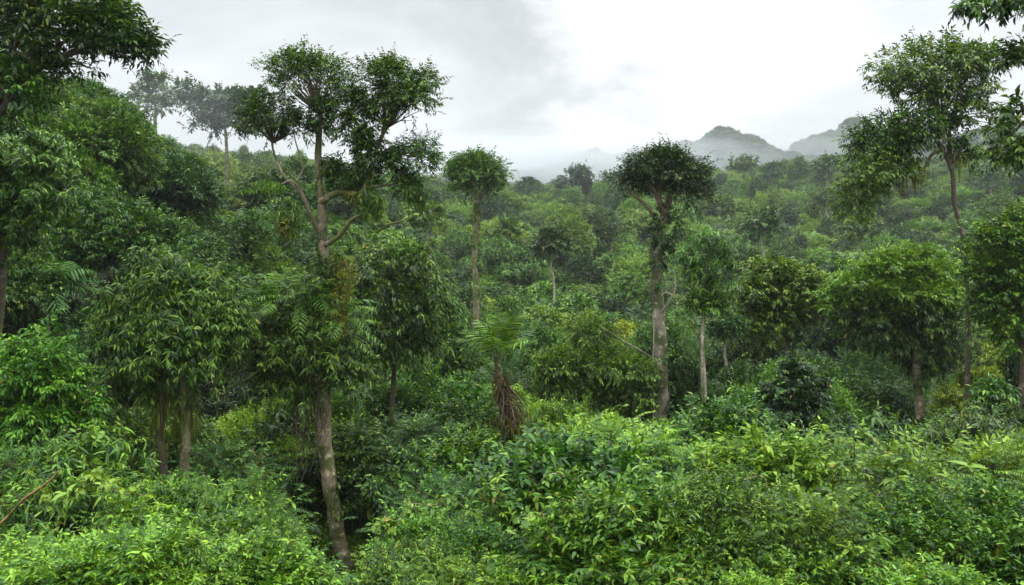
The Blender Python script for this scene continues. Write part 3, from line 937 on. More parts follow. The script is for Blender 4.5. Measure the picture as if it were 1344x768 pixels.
# ================================================================ repeated forest trees, shrubs and herbs
def proto_arrays(kind, rng, ln, dens, hi=False):
    """crown leaves of one forest tree standing at the origin (6 units tall), and its trunk-top height"""
    lv = Leaves()
    H = 6.0
    if kind == 'round':
        lob = [((0, 0, 4.4), (1.5, 1.5, 1.3))] + [((1.25 * math.cos(a), 1.25 * math.sin(a), 3.9 + .8 * rng.random()), (.85 + .3 * rng.random(),) * 2 + (.75,)) for a in rng.uniform(0, 1) + np.arange(6) * 1.05]
        pts = crown_from(lv, rng, lob, ln * 1.6, 8, ln, .42, dens, zmin=-.35, inner=.45, gap=.2, droop=.4, tint=.46, tvar=.18, hi=hi)
    elif kind == 'tiered':
        lob = [((.3 * math.cos(a) * k, .3 * math.sin(a) * k, 5.6 - .75 * k), (.75 + .42 * k, .75 + .42 * k, .38)) for k, a in enumerate(rng.uniform(0, 6, 5))]
        lob += [((1.5 * math.cos(a), 1.5 * math.sin(a), 4.0 + 1.0 * rng.random()), (.8, .8, .34)) for a in rng.uniform(0, 6.3, 6)]
        pts = crown_from(lv, rng, lob, ln * 1.9, 8, ln, .38, dens * 1.1, zmin=-.2, inner=.5, gap=.22, droop=.62, tint=.55, tvar=.18, hi=hi)
    elif kind == 'whorl':
        lob = [((0, 0, 4.5), (1.4, 1.4, 1.2))] + [((1.1 * math.cos(a), 1.1 * math.sin(a), 3.7 + .9 * rng.random()), (.9, .9, .8)) for a in rng.uniform(0, 1) + np.arange(5) * 1.26]
        pts = crown_from(lv, rng, lob, ln, 8, ln * 1.35, .22, dens, zmin=-.35, inner=.5, gap=.2, droop=.75, style='rosette', tint=.45, tvar=.18, hi=hi, bend=.35)
    elif kind == 'ragged':
        lob = [((.35 * math.cos(a), .35 * math.sin(a), z), (.8 + .3 * rng.random(), .8 + .3 * rng.random(), .55)) for z, a in zip((2.6, 3.4, 4.1, 4.8, 5.5), rng.uniform(0, 6.3, 5))]
        lob += [((1.0 * math.cos(a), 1.0 * math.sin(a), 3.0 + 2.2 * rng.random()), (.55, .55, .42)) for a in rng.uniform(0, 6.3, 6)]
        pts = crown_from(lv, rng, lob, ln * 1.7, 7, ln, .34, dens * .9, zmin=-.5, inner=.6, gap=.32, droop=.7, tint=.45, tvar=.2, hi=hi)
    elif kind == 'feathery':
        lob = [((0, 0, 4.6), (1.5, 1.5, .8))] + [((1.0 * math.cos(a), 1.0 * math.sin(a), 3.8 + .8 * rng.random()), (.9, .9, .6)) for a in rng.uniform(0, 1) + np.arange(5) * 1.26]
        pts = []
        for c, r in lob:
            P, A = lobe(rng, c, r, int(60 * dens * (.16 / ln) ** .9 + 12), zmin=-.3, inner=.55, gap=.2)
            fronds(lv, rng, P, A, .75, 10, ln * 1.25, .22, droop=.55, tint=.5, hi=False, rise=.25)
            pts.append(P)
    else:   # 'palmy'
        n = int(44 * dens)
        ph = rng.uniform(0, 6.3, n)
        A = np.stack([np.cos(ph), np.sin(ph), rng.uniform(.1, 1.1, n)], -1)
        P = np.tile(np.array([[0, 0, 4.3]]), (n, 1)) + rng.normal(size=(n, 3)) * .08
        fronds(lv, rng, P, A, 1.7, 15 if ln < .2 else 9, .5, .12 if ln < .2 else .2, droop=.55, tint=.5, rise=.2)
        pts = [P]
    return lv.merged(), pts


def proto_wood(rng, pts, r=.12, h=4.2):
    b = tube([(0, 0, -.4), (.05, .03, 1.5), (-.06, .05, 3.0), (0, 0, h)], [r * 1.25, r, r * .85, r * .5], 8, 18, .12, rng.random() * 9, .03)
    for q in pts:
        c = q.mean(0)
        b += tube([(0, 0, min(h - .3, c[2] - .4)), (c[0] * .5, c[1] * .5, c[2] - .3), c], [r * .45, r * .3, .015], 5, 7)
        b += twigs(rng, c, q, .018, .006, 3, 0)
    return b


SPEC = [  # kind, palette, bark, looks
    ('round', 'mid', B_GREY, 'rounded mid-green forest tree'),
    ('tiered', 'lime', B_TAN, 'bright green flat-tiered tree'),
    ('whorl', 'dark', B_DARK, 'dark drooping-leaved forest tree'),
    ('ragged', 'mid', B_PALE, 'slim ragged pale-trunked tree'),
    ('feathery', 'cool', B_GREY, 'feathery blue-green forest tree'),
    ('round', 'cool', B_DARK, 'dense cool-green forest tree'),
    ('tiered', 'mid', B_GREY, 'spreading layered mid-green tree'),
    ('palmy', 'mid', B_TAN, 'small palm with feathered fronds'),
    ('ragged', 'dark', B_DARK, 'narrow dark forest tree'),
    ('round', 'lime', B_GREY, 'light green bushy-headed forest tree'),
    ('tiered', 'yellow', B_TAN, 'yellow-green tiered tree'),
]
GAP_H = {}
PROTO = {}


def proto(si, lod):
    """meshes of one kind of forest tree, built once per level of detail and shared by its copies"""
    if (si, lod) in PROTO:
        return PROTO[(si, lod)]
    kind, pal, bark, look = SPEC[si]
    rng = np.random.default_rng(300 + si * 7 + lod)
    ln, dens = ((.125, .85), (.22, .85))[lod]
    arr, pts = proto_arrays(kind, rng, ln, dens)
    cr = mk('crown', [arr], leaf_mat(pal))
    tr = mk('trunk', proto_wood(rng, pts, .085 if kind in ('ragged', 'palmy') else .12), bark, smooth=True)
    m = (cr.data, tr.data)
    for o in (cr, tr):
        bpy.data.objects.remove(o)
    PROTO[(si, lod)] = m
    return m


# views that must stay open: photo columns, the row above which nothing nearer may rise, the depth
KEEP = [(396, 470, 775, 22.3), (340, 480, 520, 22.3), (310, 575, 380, 22), (832, 904, 565, 34.3), (800, 940, 400, 34), (588, 664, 395, 50),
        (612, 638, 395, 50.5), (610, 705, 470, 22.3), (640, 700, 660, 22.2), (118, 330, 520, 20.3), (195, 262, 640, 20.3), (-60, 215, 175, 18.3), (1095, 1310, 320, 28.5),
        (1085, 1255, 475, 32.5), (1186, 1222, 560, 32.5), (970, 1082, 460, 35.5), (1022, 1048, 480, 35.5), (1285, 1400, 440, 26.5), (895, 962, 375, 31.5),
        (480, 560, 490, 26.5), (508, 524, 560, 26.5), (1010, 1085, 580, 25.3), (0, 105, 340, 21.3), (0, 110, 600, 18.3), (236, 345, 200, 106), (170, 240, 172, 126), (288, 308, 285, 106),
        (690, 845, 432, 42), (310, 350, 330, 40), (380, 500, 300, 40), (1230, 1290, 290, 60)]
SKX = [-100, 0, 90, 150, 200, 240, 300, 400, 500, 560, 650, 700, 800, 900, 1000, 1100, 1200, 1344, 1500]
SKY_ = [60, 80, 100, 120, 150, 186, 194, 214, 236, 244, 240, 236, 232, 218, 224, 210, 214, 206, 200]


def fit(x, y, h, rad, rng, minscale=.5):
    """the height a tree may have here, or 0 where it would hide what the photograph shows"""
    g = float(ground(x, y))
    px, py, d = proj(np.array([x, y, g + h]))
    w = rad * F / d
    lim = np.interp(px, SKX, SKY_) - (rng.uniform(-14, 4) if rng.random() < .85 else rng.uniform(4, 14))
    for a, b, row, kd in KEEP:
        if d < kd and px + w > a and px - w < b:
            lim = max(lim, row - 6)
    if py < lim:
        z = float(WP(px, lim, d)[2])
        if z - g < h * minscale:
            return 0
        return z - g
    return h


def where(px, d):
    s = 'on the left slope' if px < 330 and d > 30 else 'left of the forked tree' if px < 400 else 'between forked tree and shaggy palm' if px < 650 else 'between shaggy palm and domed tree' if px < 850 else \
        'between domed tree and umbrella tree' if px < 1110 else 'right of the umbrella tree'
    t = 'low and near' if d < 34 else 'midway up the valley' if d < 62 else 'high towards the ridge'
    return s, t


def place_forest():
    rng = np.random.default_rng(77)
    pr = np.array([.17, .10, .10, .10, .11, .11, .13, .04, .06, .07, .015])
    d = 23.5
    n = 0
    while d < 84 and n < 310:
        sp = 2.75 + (d - 23) * .040
        half = 700 / F * d + 2
        xs = np.arange(-half, half, sp) + rng.uniform(0, sp)
        for x in xs:
            X = x + rng.uniform(-.3, .3) * sp
            Y = d + rng.uniform(-.35, .35) * sp
            si = int(rng.choice(11, p=pr / pr.sum()))
            if si == 2 and -.25 * Y < X < .22 * Y:
                si = 6
            if si in (1, 9, 10) and X < -.28 * Y:
                si = (0, 3, 5)[int(rng.integers(3))]
            h = rng.uniform(6.0, 9.2) * (1.0 if d > 34 else .9)
            if rng.random() < .07:
                h *= 1.3
            rad = 1.9 * sp / 3.6
            hh = fit(X, Y, h, rad, rng)
            if hh <= 0:
                continue
            lod = 0 if d < 52 else 1
            md = proto(si, lod)
            g = float(ground(X, Y))
            px = proj(np.array([X, Y, g + hh]))[0]
            s, t = where(px, d)
            o = thing('forest_tree', (X, Y, g), SPEC[si][3] + ' ' + t + ' ' + s, 'tree', SPEC[si][3] + 's of the valley forest')
            wide = float(np.clip(rad / 1.9 * rng.uniform(1.0, 1.35), hh / 6 * .72, hh / 6 * 1.45))
            o.scale = (wide, wide * rng.uniform(.9, 1.1), hh / 6.0)
            o.rotation_euler = (rng.normal(0, .04), rng.normal(0, .04), rng.uniform(0, 6.28))
            for nm, me in (('crown', md[0]), ('trunk', md[1])):
                c = bpy.data.objects.new(nm, me)
                C.objects.link(c)
                c.parent = o
            n += 1
        d += sp * .86
    return n, d


NT, DEND = place_forest()
print('forest trees', NT, 'to depth', DEND)


def scatter(name, label, protos, mat, P, R, Sc, idx):
    """a far-off mass of crowns: ONE object that stands copies of a few crowns on its points"""
    me = bpy.data.meshes.new(name)
    me.vertices.add(len(P))
    me.vertices.foreach_set('co', (np.asarray(P) * U).astype(np.float32).ravel())
    for k, arr in (('turn', R), ('size', Sc)):
        a = me.attributes.new(k, 'FLOAT_VECTOR', 'POINT')
        a.data.foreach_set('vector', np.asarray(arr, np.float32).ravel())
    a = me.attributes.new('pick', 'INT', 'POINT')
    a.data.foreach_set('value', np.asarray(idx, np.int32))
    o = bpy.data.objects.new(name, me)
    C.objects.link(o)
    g = bpy.data.node_groups.new(name, 'GeometryNodeTree')
    g.interface.new_socket('Geometry', in_out='INPUT', socket_type='NodeSocketGeometry')
    g.interface.new_socket('Geometry', in_out='OUTPUT', socket_type='NodeSocketGeometry')
    gi, go = g.nodes.new('NodeGroupInput'), g.nodes.new('NodeGroupOutput')
    jn = g.nodes.new('GeometryNodeJoinGeometry')
    for k, arr in enumerate(protos):
        c = mk(name + '_crown', [arr], mat)
        C.objects.unlink(c)
        oi = g.nodes.new('GeometryNodeObjectInfo')
        oi.inputs['Object'].default_value = c
        oi.inputs['As Instance'].default_value = True
        g.links.new(oi.outputs['Geometry'], jn.inputs[0])
    ip = g.nodes.new('GeometryNodeInstanceOnPoints')
    ip.inputs['Pick Instance'].default_value = True

    def attr(nm, tp):
        n = g.nodes.new('GeometryNodeInputNamedAttribute')
        n.data_type = tp
        n.inputs['Name'].default_value = nm
        return n.outputs['Attribute']
    er = g.nodes.new('FunctionNodeEulerToRotation')
    g.links.new(attr('turn', 'FLOAT_VECTOR'), er.inputs[0])
    g.links.new(er.outputs[0], ip.inputs['Rotation'])
    g.links.new(attr('size', 'FLOAT_VECTOR'), ip.inputs['Scale'])
    g.links.new(attr('pick', 'INT'), ip.inputs['Instance Index'])
    g.links.new(gi.outputs[0], ip.inputs['Points'])
    g.links.new(jn.outputs[0], ip.inputs['Instance'])
    g.links.new(ip.outputs[0], go.inputs[0])
    o.modifiers.new('crowns', 'NODES').node_group = g
    return tag(o, label, kind='stuff')


def far_forest(d0):
    """the wooded slopes beyond, one mass of crowns"""
    rng = np.random.default_rng(99)
    protos = [proto_arrays(k, np.random.default_rng(500 + i), .235, .8)[0] for i, k in enumerate(('round', 'tiered', 'ragged', 'round', 'whorl', 'ragged'))]
    P, R, Sc, idx = [], [], [], []
    d = d0
    while d < 345:
        sp = 4.0 + (d - 80) * .0095
        half = 735 / F * d + 4
        for x in np.arange(-half, half, sp) + rng.uniform(0, sp):
            X, Y = x + rng.uniform(-.4, .4) * sp, d + rng.uniform(-.45, .45) * sp
            h = rng.uniform(1.1, 1.9) * sp * (1.5 if rng.random() < .12 else 1)
            hh = fit(X, Y, h, 3, rng, .3)
            if hh <= 0:
                continue
            w = sp / 3.3 * rng.uniform(.65, 1.4)
            P.append((X, Y, float(ground(X, Y))))
            R.append((rng.normal(0, .06), rng.normal(0, .06), rng.uniform(0, 6.28)))
            Sc.append((w, w * rng.uniform(.85, 1.15), hh / 6))
            idx.append(rng.integers(6))
        d += sp * .86
    scatter('forest', 'unbroken misty rainforest canopy covering the far slopes up to the ridge', protos, leaf_mat('mid', True), P, R, Sc, idx)
    print('far crowns', len(P))


far_forest(DEND)


# ---------------------------------------------------------------- shrubs and herbs of the foreground
def shrub_meshes(kind, seed):
    rng = np.random.default_rng(seed)
    lv = Leaves()
    dome = [((0, 0, .35), (.85, .85, .55))] + [((.55 * math.cos(a), .55 * math.sin(a), -.1), (.42, .42, .34)) for a in np.arange(6) * 1.05] + [((.6 * math.cos(a), .6 * math.sin(a), .35 + .3 * rng.random()), (.42, .42, .34)) for a in rng.uniform(0, 1) + np.arange(7) * .9]
    dome += [((.3 * math.cos(a), .3 * math.sin(a), .75 + .15 * rng.random()), (.34, .34, .24)) for a in rng.uniform(0, 6.3, 4)]
    pts = []
    if kind == 'broad':
        pts = crown_from(lv, rng, dome, .20, 8, .098, .40, .52, zmin=-.35, inner=.7, gap=.50, bump=.45, droop=.4, tint=.44, tvar=.22, hi=True)
    elif kind == 'small':
        pts = crown_from(lv, rng, dome, .18, 9, .062, .42, .46, zmin=-.35, inner=.7, gap=.50, bump=.45, droop=.35, tint=.44, tvar=.22)
    elif kind == 'lance':
        for c, r in dome:
            P, A = lobe(rng, c, r, 100, zmin=-.3, inner=.7, gap=.45, bump=.45)
            h = len(P) * 2 // 3
            shoots(lv, rng, P[:h], A[:h], .14, 8, .145, .16, droop=.7, style='rosette', tint=.44, tvar=.22, hi=True, bend=.4)
            shoots(lv, rng, P[h:], A[h:], .18, 9, .075, .34, droop=.5, tint=.5, tvar=.22, hi=True)
            pts.append(P)
    elif kind == 'plume':
        for c, r in dome:
            P, A = lobe(rng, c, r, 56, zmin=-.2, inner=.7, gap=.45, bump=.45)
            A = nrm(A * np.array([1, 1, .45]) + np.array([.25, 0, 0]))
            h = len(P) // 2
            fronds(lv, rng, P[:h], A[:h], .36, 13, .075, .27, droop=.4, tint=.46, tvar=.18, rise=.14)
            shoots(lv, rng, P[h:], A[h:], .20, 9, .070, .36, droop=.45, tint=.5, tvar=.2, hi=True)
            pts.append(P)
    # straggling young shoots that break the outline
    ly = Leaves()
    q = np.concatenate(pts)
    q = q[q[:, 2] > np.quantile(q[:, 2], .45)]
    q = q[rng.choice(len(q), min(46, len(q)), replace=False)]
    A = nrm(q * np.array([.5, .5, .9]) + rng.normal(size=q.shape) * .35 + UPZ * .4)
    shoots(ly, rng, q, A, .34, 9, .085, .34, droop=.35, tint=.8, tvar=.15, hi=True)
    shoots(ly, rng, q[:14] + A[:14] * .2, A[:14], .1, 6, .16, .28, droop=.5, style='rosette', tint=.8, tvar=.15, hi=True, bend=.4)
    lv.b += ly.b
    k = rng.choice(len(q), min(16, len(q)), replace=False)
    ld = Leaves()
    shoots(ld, rng, q[k] * .97, nrm(rng.normal(size=(len(k), 3))), .1, 3, .11, .22, droop=1.2, style='rosette', tint=.5, hi=True, bend=.6)
    lv.b += [(v, f, np.full(len(t), 2.0)) for v, f, t in ld.b]
    b = []
    for i in range(9):
        a = rng.uniform(0, 6.28)
        e = np.array([.55 * math.cos(a), .55 * math.sin(a), .6 + .3 * rng.random()])
        b += tube([(.1 * math.cos(a), .1 * math.sin(a), 0), e * np.array([.5, .5, .5]), e], [.022, .016, .007], 5, 9, .1, i, .02)
    for k in range(0, len(q), 2):
        b += tube([q[k] * np.array([.6, .6, .6]), q[k], q[k] + A[k] * .3], [.008, .006, .003], 4, 6)
    for q in pts:
        b += twigs(rng, q.mean(0), q, .009, .003, 6, 0)
    return lv, b


SH = {}


def shrub(kind, var, pal, bark, label, base, sx, sy, sz, rot, name='shrub', cat='shrub', group=None):
    k = (kind, var, pal)
    if k not in SH:
        lv, b = shrub_meshes(kind, 700 + var * 13 + sum(map(ord, kind)))
        f = mk('foliage', [lv.merged()], leaf_mat(pal))
        s = mk('branch', b, bark, smooth=True)
        rs = np.random.default_rng(sum(map(ord, kind)) + var)
        poles = []
        for q in range(8):
            a = q * .79 + rs.uniform(0, .5)
            r0, r1 = rs.uniform(.1, .4), rs.uniform(.05, .2)
            poles += tube([(r0 * math.cos(a), r0 * math.sin(a), -1.0), (r1 * 1.4 * math.cos(a + .5), r1 * 1.4 * math.sin(a + .5), -.5), (r1 * math.cos(a), r1 * math.sin(a), .12)], [.03, .026, .02], 5, 12, .1, q, .02)
        st = mk('stem', poles, bark, smooth=True)
        SH[k] = (f.data, s.data, st.data)
        bpy.data.objects.remove(st)
        bpy.data.objects.remove(f)
        bpy.data.objects.remove(s)
    o = thing(name, base, label, cat, group)
    o.scale = (sx, sy, sx)
    o.rotation_euler = (0, 0, rot)
    lift = sz / sx - 1.0          # sz: wanted height; the dome keeps its proportions
    for nm, me in (('foliage', SH[k][0]), ('branch', SH[k][1]), ('stem', SH[k][2])):
        c = bpy.data.objects.new(nm, me)
        C.objects.link(c)
        c.parent = o
        c.location = (0, 0, lift * U)
        if nm == 'stem':
            c.scale = (1, 1, max(lift + .3, .25))
    return o


def place_shrubs():
    rng = np.random.default_rng(31)
    rows = [  # centre px, top py, depth, half-width px, kind, variant, palette, label
        (745, 606, 13.6, 112, 'broad', 0, 'mid', 'glossy broad-leaved bush in the foreground below the domed tree'),
        (868, 584, 15.6, 84, 'plume', 0, 'lime', 'light green bush right at the foot of the domed tree'),
        (645, 706, 12.2, 88, 'small', 0, 'mid', 'small-leaved bush at the bottom just right of the middle'),
        (1010, 596, 14.0, 82, 'broad', 1, 'lime', 'bright green broad-leaved bush in front of the dark cone-shaped tree'),
        (1175, 604, 13.4, 116, 'plume', 1, 'mid', 'widest plumed bush in the right foreground below the umbrella tree'),
        (1322, 600, 13.8, 100, 'plume', 0, 'lime', 'plumed light green bush at the right edge of the foreground'),
        (930, 655, 12.0, 92, 'small', 1, 'mid', 'dense small-leaved bush low in the foreground between brighter bushes'),
        (1075, 668, 11.8, 108, 'plume', 0, 'mid', 'arching plumed bush at the bottom of the right foreground'),
        (1265, 665, 11.6, 116, 'small', 0, 'mid', 'fine-leaved bush at the bottom right'),
        (1375, 690, 11.2, 90, 'broad', 0, 'mid', 'broad-leaved bush cut off by the bottom right corner'),
        (800, 672, 11.6, 100, 'broad', 1, 'mid', 'dense glossy bush at the bottom below the domed tree'),
        (112, 600, 14.5, 98, 'lance', 0, 'mid', 'drooping long-leaved bush under the two-stemmed tree, left foreground'),
        (225, 642, 13.6, 62, 'lance', 1, 'lime', 'small lime bush right in front of the two stems'),
        (28, 600, 15.5, 66, 'plume', 1, 'mid', 'plumed bush at the left edge under the bright small tree'),
        (310, 645, 15.6, 84, 'plume', 0, 'mid', 'spreading plumed bush between the two-stemmed tree and the bare leaning trunk'),
        (325, 690, 12.8, 60, 'small', 1, 'lime', 'fine-leaved light bush left of the foot of the leaning trunk'),
        (552, 690, 14.0, 55, 'broad', 0, 'lime', 'light broad-leaved bush right of the foot of the leaning trunk'),
        (585, 640, 16.5, 76, 'plume', 1, 'mid', 'plumed bush below the drooping-sprayed mid-height tree'),
        (512, 725, 12.6, 40, 'lance', 1, 'lime', 'low lime long-leaved bush at the bottom beside the leaning trunk'),
        (560, 735, 11.6, 70, 'small', 0, 'mid', 'low fine-leaved bush at the bottom left of the middle'),
        (175, 672, 12.4, 66, 'plume', 0, 'lime', 'plumed light bush below the drooping long-leaved one'),
        (270, 700, 11.6, 78, 'broad', 1, 'lime', 'broad-leaved bush at the lower left among lime herbs'),
        (955, 548, 21.0, 70, 'broad', 1, 'mid', 'rounded bush behind the foreground right of the domed trunk'),
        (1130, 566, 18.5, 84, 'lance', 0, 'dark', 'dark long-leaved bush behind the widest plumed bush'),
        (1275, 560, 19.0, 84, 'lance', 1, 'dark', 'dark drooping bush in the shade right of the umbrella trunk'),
        (785, 560, 18.8, 70, 'plume', 1, 'lime', 'plumed lime bush between the shaggy palm and the domed trunk'),
        (610, 585, 20.5, 60, 'broad', 0, 'mid', 'rounded bush left of the shaggy palm trunk'),
        (560, 560, 21.5, 60, 'plume', 0, 'cool', 'feathery bush left behind the shaggy palm'),
        (470, 575, 23.5, 56, 'broad', 1, 'mid', 'bush just behind the bare leaning trunk on its right'),
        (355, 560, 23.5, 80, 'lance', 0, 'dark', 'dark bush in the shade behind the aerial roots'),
        (300, 590, 19.0, 60, 'plume', 1, 'cool', 'feathery bush right of the two stems'),
    ]
    for px, py, d, w, kind, var, pal, lab in rows:
        top = WP(px, py, d)
        g = float(ground(top[0], top[1]))
        wx = w / F * d * 1.12
        b = np.array([top[0], top[1], g])
        hgt = max(top[2] - g, .5)
        # low bushes keep their own height; on tall ones the stems reach the ground
        s = hgt / 1.05
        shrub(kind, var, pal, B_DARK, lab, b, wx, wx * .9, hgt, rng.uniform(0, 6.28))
    # small herbs of the lower left and between the bushes
    looks = {('lance', 'lime'): 'lime herb with long arching leaves', ('broad', 'lime'): 'lime broad-leaved herb', ('plume', 'lime'): 'light green fern'}
    n = 0
    for k in range(106):
        px = rng.uniform(-20, 480) if k < 78 else rng.uniform(480, 1340)
        d = rng.uniform(8.6, 11.6) if k < 78 else rng.uniform(9.5, 12)
        x = (px - CX) / F * d
        g = float(ground(x, d))
        row = 744 + 12 * math.sin(px * .03) + rng.uniform(-8, 34) if k < 78 else 775
        hh = float(WP(px, row, d)[2]) - g
        if hh < .25 or hh > 3.6 or 330 < px < 560:
            continue
        kd = (('lance', 'lime'), ('broad', 'lime'), ('plume', 'lime'))[int(rng.integers(3))]
        side = 'in the lower left corner' if px < 160 else 'at the bottom left of the leaning trunk' if px < 480 else 'low at the bottom among the bushes'
        s = rng.uniform(.55, .8)
        shrub(kd[0], int(rng.integers(2)), kd[1], B_MOSS, looks[kd] + ' ' + side, (x, d, g), s, s, hh, rng.uniform(0, 6.28), 'herb', 'plant', looks[kd] + 's of the foreground')
        n += 1
    # more bushes that knit the foreground into one tangle
    fl = (('plume', 'mid', 'plumed green bush'), ('broad', 'lime', 'light broad-leaved bush'), ('small', 'mid', 'fine-leaved bush'), ('broad', 'mid', 'glossy green bush'), ('plume', 'lime', 'light plumed bush'), ('lance', 'mid', 'long-leaved green bush'))
    for k in range(80):
        d = rng.uniform(10.8, 18)
        px = rng.uniform(-30, 1380)
        if 350 < px < 545 and d < 20:
            continue
        row = (612 if px > 620 else 668) + (17 - d) * 15 + rng.uniform(-18, 44)
        top = WP(px, row, d)
        g = float(ground(top[0], top[1]))
        hh = fit(top[0], top[1], top[2] - g, 1.15, rng, .5)
        if hh <= .3:
            continue
        kd = fl[int(rng.integers(6))]
        side = 'at the lower left' if px < 440 else 'near the bottom middle' if px < 760 else 'in the lower right foreground'
        w = rng.uniform(.5, 1.25)
        shrub(kd[0], int(rng.integers(2)), kd[1], B_DARK, kd[2] + ' of the tangle ' + side, (top[0], top[1], g), w, w, hh, rng.uniform(0, 6.28), group=kd[2] + 'es of the foreground tangle')
    # lower shrubs that fill the floor of the valley
    sl = {0: ('broad', 'mid', 'mid-green broad-leaved shrub'), 1: ('plume', 'cool', 'feathery cool-green shrub'), 2: ('lance', 'dark', 'dark long-leaved shrub'), 3: ('plume', 'lime', 'light green plumed shrub'), 4: ('small', 'mid', 'fine-leaved green shrub')}
    for k in range(150):
        d = rng.uniform(16.5, 40)
        px = rng.uniform(-30, 1374)
        x = (px - CX) / F * d
        hh = rng.uniform(1.6, 3.0)
        if d < 24:        # keep the floor below the foreground's skyline
            hh = min(hh, float(WP(px, 572 + rng.uniform(-10, 30), d)[2]) - float(ground(x, d)))
        hh = fit(x, d, hh, 1.0, rng, .45) if hh > .6 else 0
        if hh <= 0:
            continue
        kd = sl[int(rng.integers(5))]
        s, t = where(px, d)
        w = rng.uniform(.9, 1.35)
        shrub(kd[0], int(rng.integers(2)), kd[1], B_DARK, kd[2] + ' on the valley floor, ' + s, (x, d, float(ground(x, d))), w, w, hh, rng.uniform(0, 6.28), group=kd[2] + 's of the valley floor')


place_shrubs()


# ---------------------------------------------------------------- ground cover and loose things
def undergrowth():
    rng = np.random.default_rng(12)
    lv = Leaves()
    for d0, d1, n, ln in ((6, 16, 5200, .13), (16, 36, 9000, .22), (36, 110, 9000, .5)):
        d = np.sqrt(rng.uniform(d0 ** 2, d1 ** 2, n))
        x = rng.uniform(-760, 760, n) / F * d
        P = np.stack([x, d, ground(x, d) + rng.random(n) * ln * 2.0], -1)
        A = nrm(np.stack([rng.normal(size=n) * .6, rng.normal(size=n) * .6, np.ones(n)], -1))
        shoots(lv, rng, P, A, ln, 6, ln, .38, droop=.25, style='rosette', tint=.45, tvar=.2, hi=d0 < 10)
    o = mk('undergrowth', [lv.merged()], leaf_mat('mid'))
    tag(o, 'leafy ground cover on the forest floor', kind='stuff')


undergrowth()


def loose_sticks():
    rg = np.random.default_rng(8)
    o = mk('fallen_branch', tube(*trace([(2, 688, 13.2, 1.6), (22, 664, 13.1, 2.0), (52, 642, 13.0, 1.8), (78, 618, 12.9, .9)]), 8, 18, .2, 2, .02), bark_mat('orange', (.16, .08, .03), (.34, .19, .07), .1))
    tag(o, 'leaning orange-brown dead branch at the left edge above the lime herbs', 'branch')
    spots = [((292, 520), (318, 500), (342, 486), 20.6, 'pale leaning branch left of the epiphyte skirt'),
             ((420, 560), (402, 610), (386, 650), 22.6, 'thin leaning stem in the shade left of the leaning trunk'),
             ((910, 405), (916, 440), (922, 480), 32.4, 'thin bare forked stem right of the domed trunk'),
             ((790, 430), (822, 450), (856, 470), 33.4, 'thin bare branch slanting down to the domed trunk'),
             ((745, 690), (772, 700), (800, 706), 12.2, 'short brown dead stick lying in the foreground bush')]
    for a, b, c, d, lab in spots:
        o = mk('bare_branch', tube(*trace([(*a, d, .9), (*b, d - .2, 1.1), (*c, d - .1, 1.0)]), 6, 14, .2, a[0], .05), B_GREY)
        tag(o, lab, 'branch')
    for x, y0, y1, d, w, lab in ((507, 640, 715, 19.5, 3.4, 'pale slender pole trunk right of the leaning trunk'), (922, 400, 520, 31, 2.6, 'pale slender stem just right of the domed trunk'),
                                 (951, 430, 500, 33, 2.0, 'thin bare stem between the domed tree and the dark cone tree'), (1300, 520, 590, 22, 4, 'dark short trunk in the shade near the right edge'),
                                 (120, 500, 600, 23, 4, 'mossy trunk in the shade left of the two-stemmed tree')):
        base = gz(WP(x + 3, y1, d))
        P, R = trace([(x + 3, y1, d, w), (x, (y0 + y1) / 2, d, w * .9), (x + 2, y0, d, w * .7)])
        T = Tree('slender_tree', base, lab, 'tree', seed=int(x))
        T.wood('trunk', tube(np.vstack([base, P]), np.concatenate([[w / F * d * 1.2], R]), 8, 18, .12, x, .01), B_PALE if w < 4 else B_DARK)
        lv = Leaves()
        crown_from(lv, T.rng, [LB(x + 2, y0 - 6, d, 20, 10), LB(x - 8, y0 + 4, d, 12, 8), LB(x + 14, y0, d, 12, 9)], .24, 7, .16, .36, .7, zmin=-.6, droop=.6, tint=.45)
        T.leaves('crown', lv, 'mid')


loose_sticks()


def lianas():
    rg = np.random.default_rng(44)
    looks = ((690, 640, 150, 'thin brown liana trailing over the glossy bush below the domed tree'), (1060, 640, 170, 'thin brown liana trailing over the bushes right of the bright broad-leaved bush'),
             (1210, 668, 150, 'thin grey liana looping over the bushes in the lower right'), (120, 640, 130, 'thin brown liana trailing over the long-leaved bush at the left'),
             (560, 668, 120, 'thin grey liana hanging among the low bushes right of the leaning trunk'))
    for x, y, w, lab in looks:
        d = 12.4
        pts = [(x + w * (t - .5) + rg.normal(0, 8), y + 18 * math.sin(t * 7 + x) + rg.normal(0, 8), d + rg.normal(0, .35), .9 - .4 * t) for t in np.linspace(0, 1, 8)]
        base = WP(x, y, d)
        T = Tree('liana', base, lab, 'vine', seed=x)
        o = T.wood('stem', tube(*trace(pts), 5, 60, .15, x, .02), B_TAN if 'brown' in lab else B_GREY)
        lv = Leaves()
        q = spline(trace(pts)[0], 60)
        A = nrm(rg.normal(size=(40, 3)) + UPZ)
        shoots(lv, rg, q[rg.integers(0, 60, 40)], A, .14, 5, .11, .6, droop=.7, tint=.6, hi=True)
        T.leaves('foliage', lv, 'mid')


lianas()


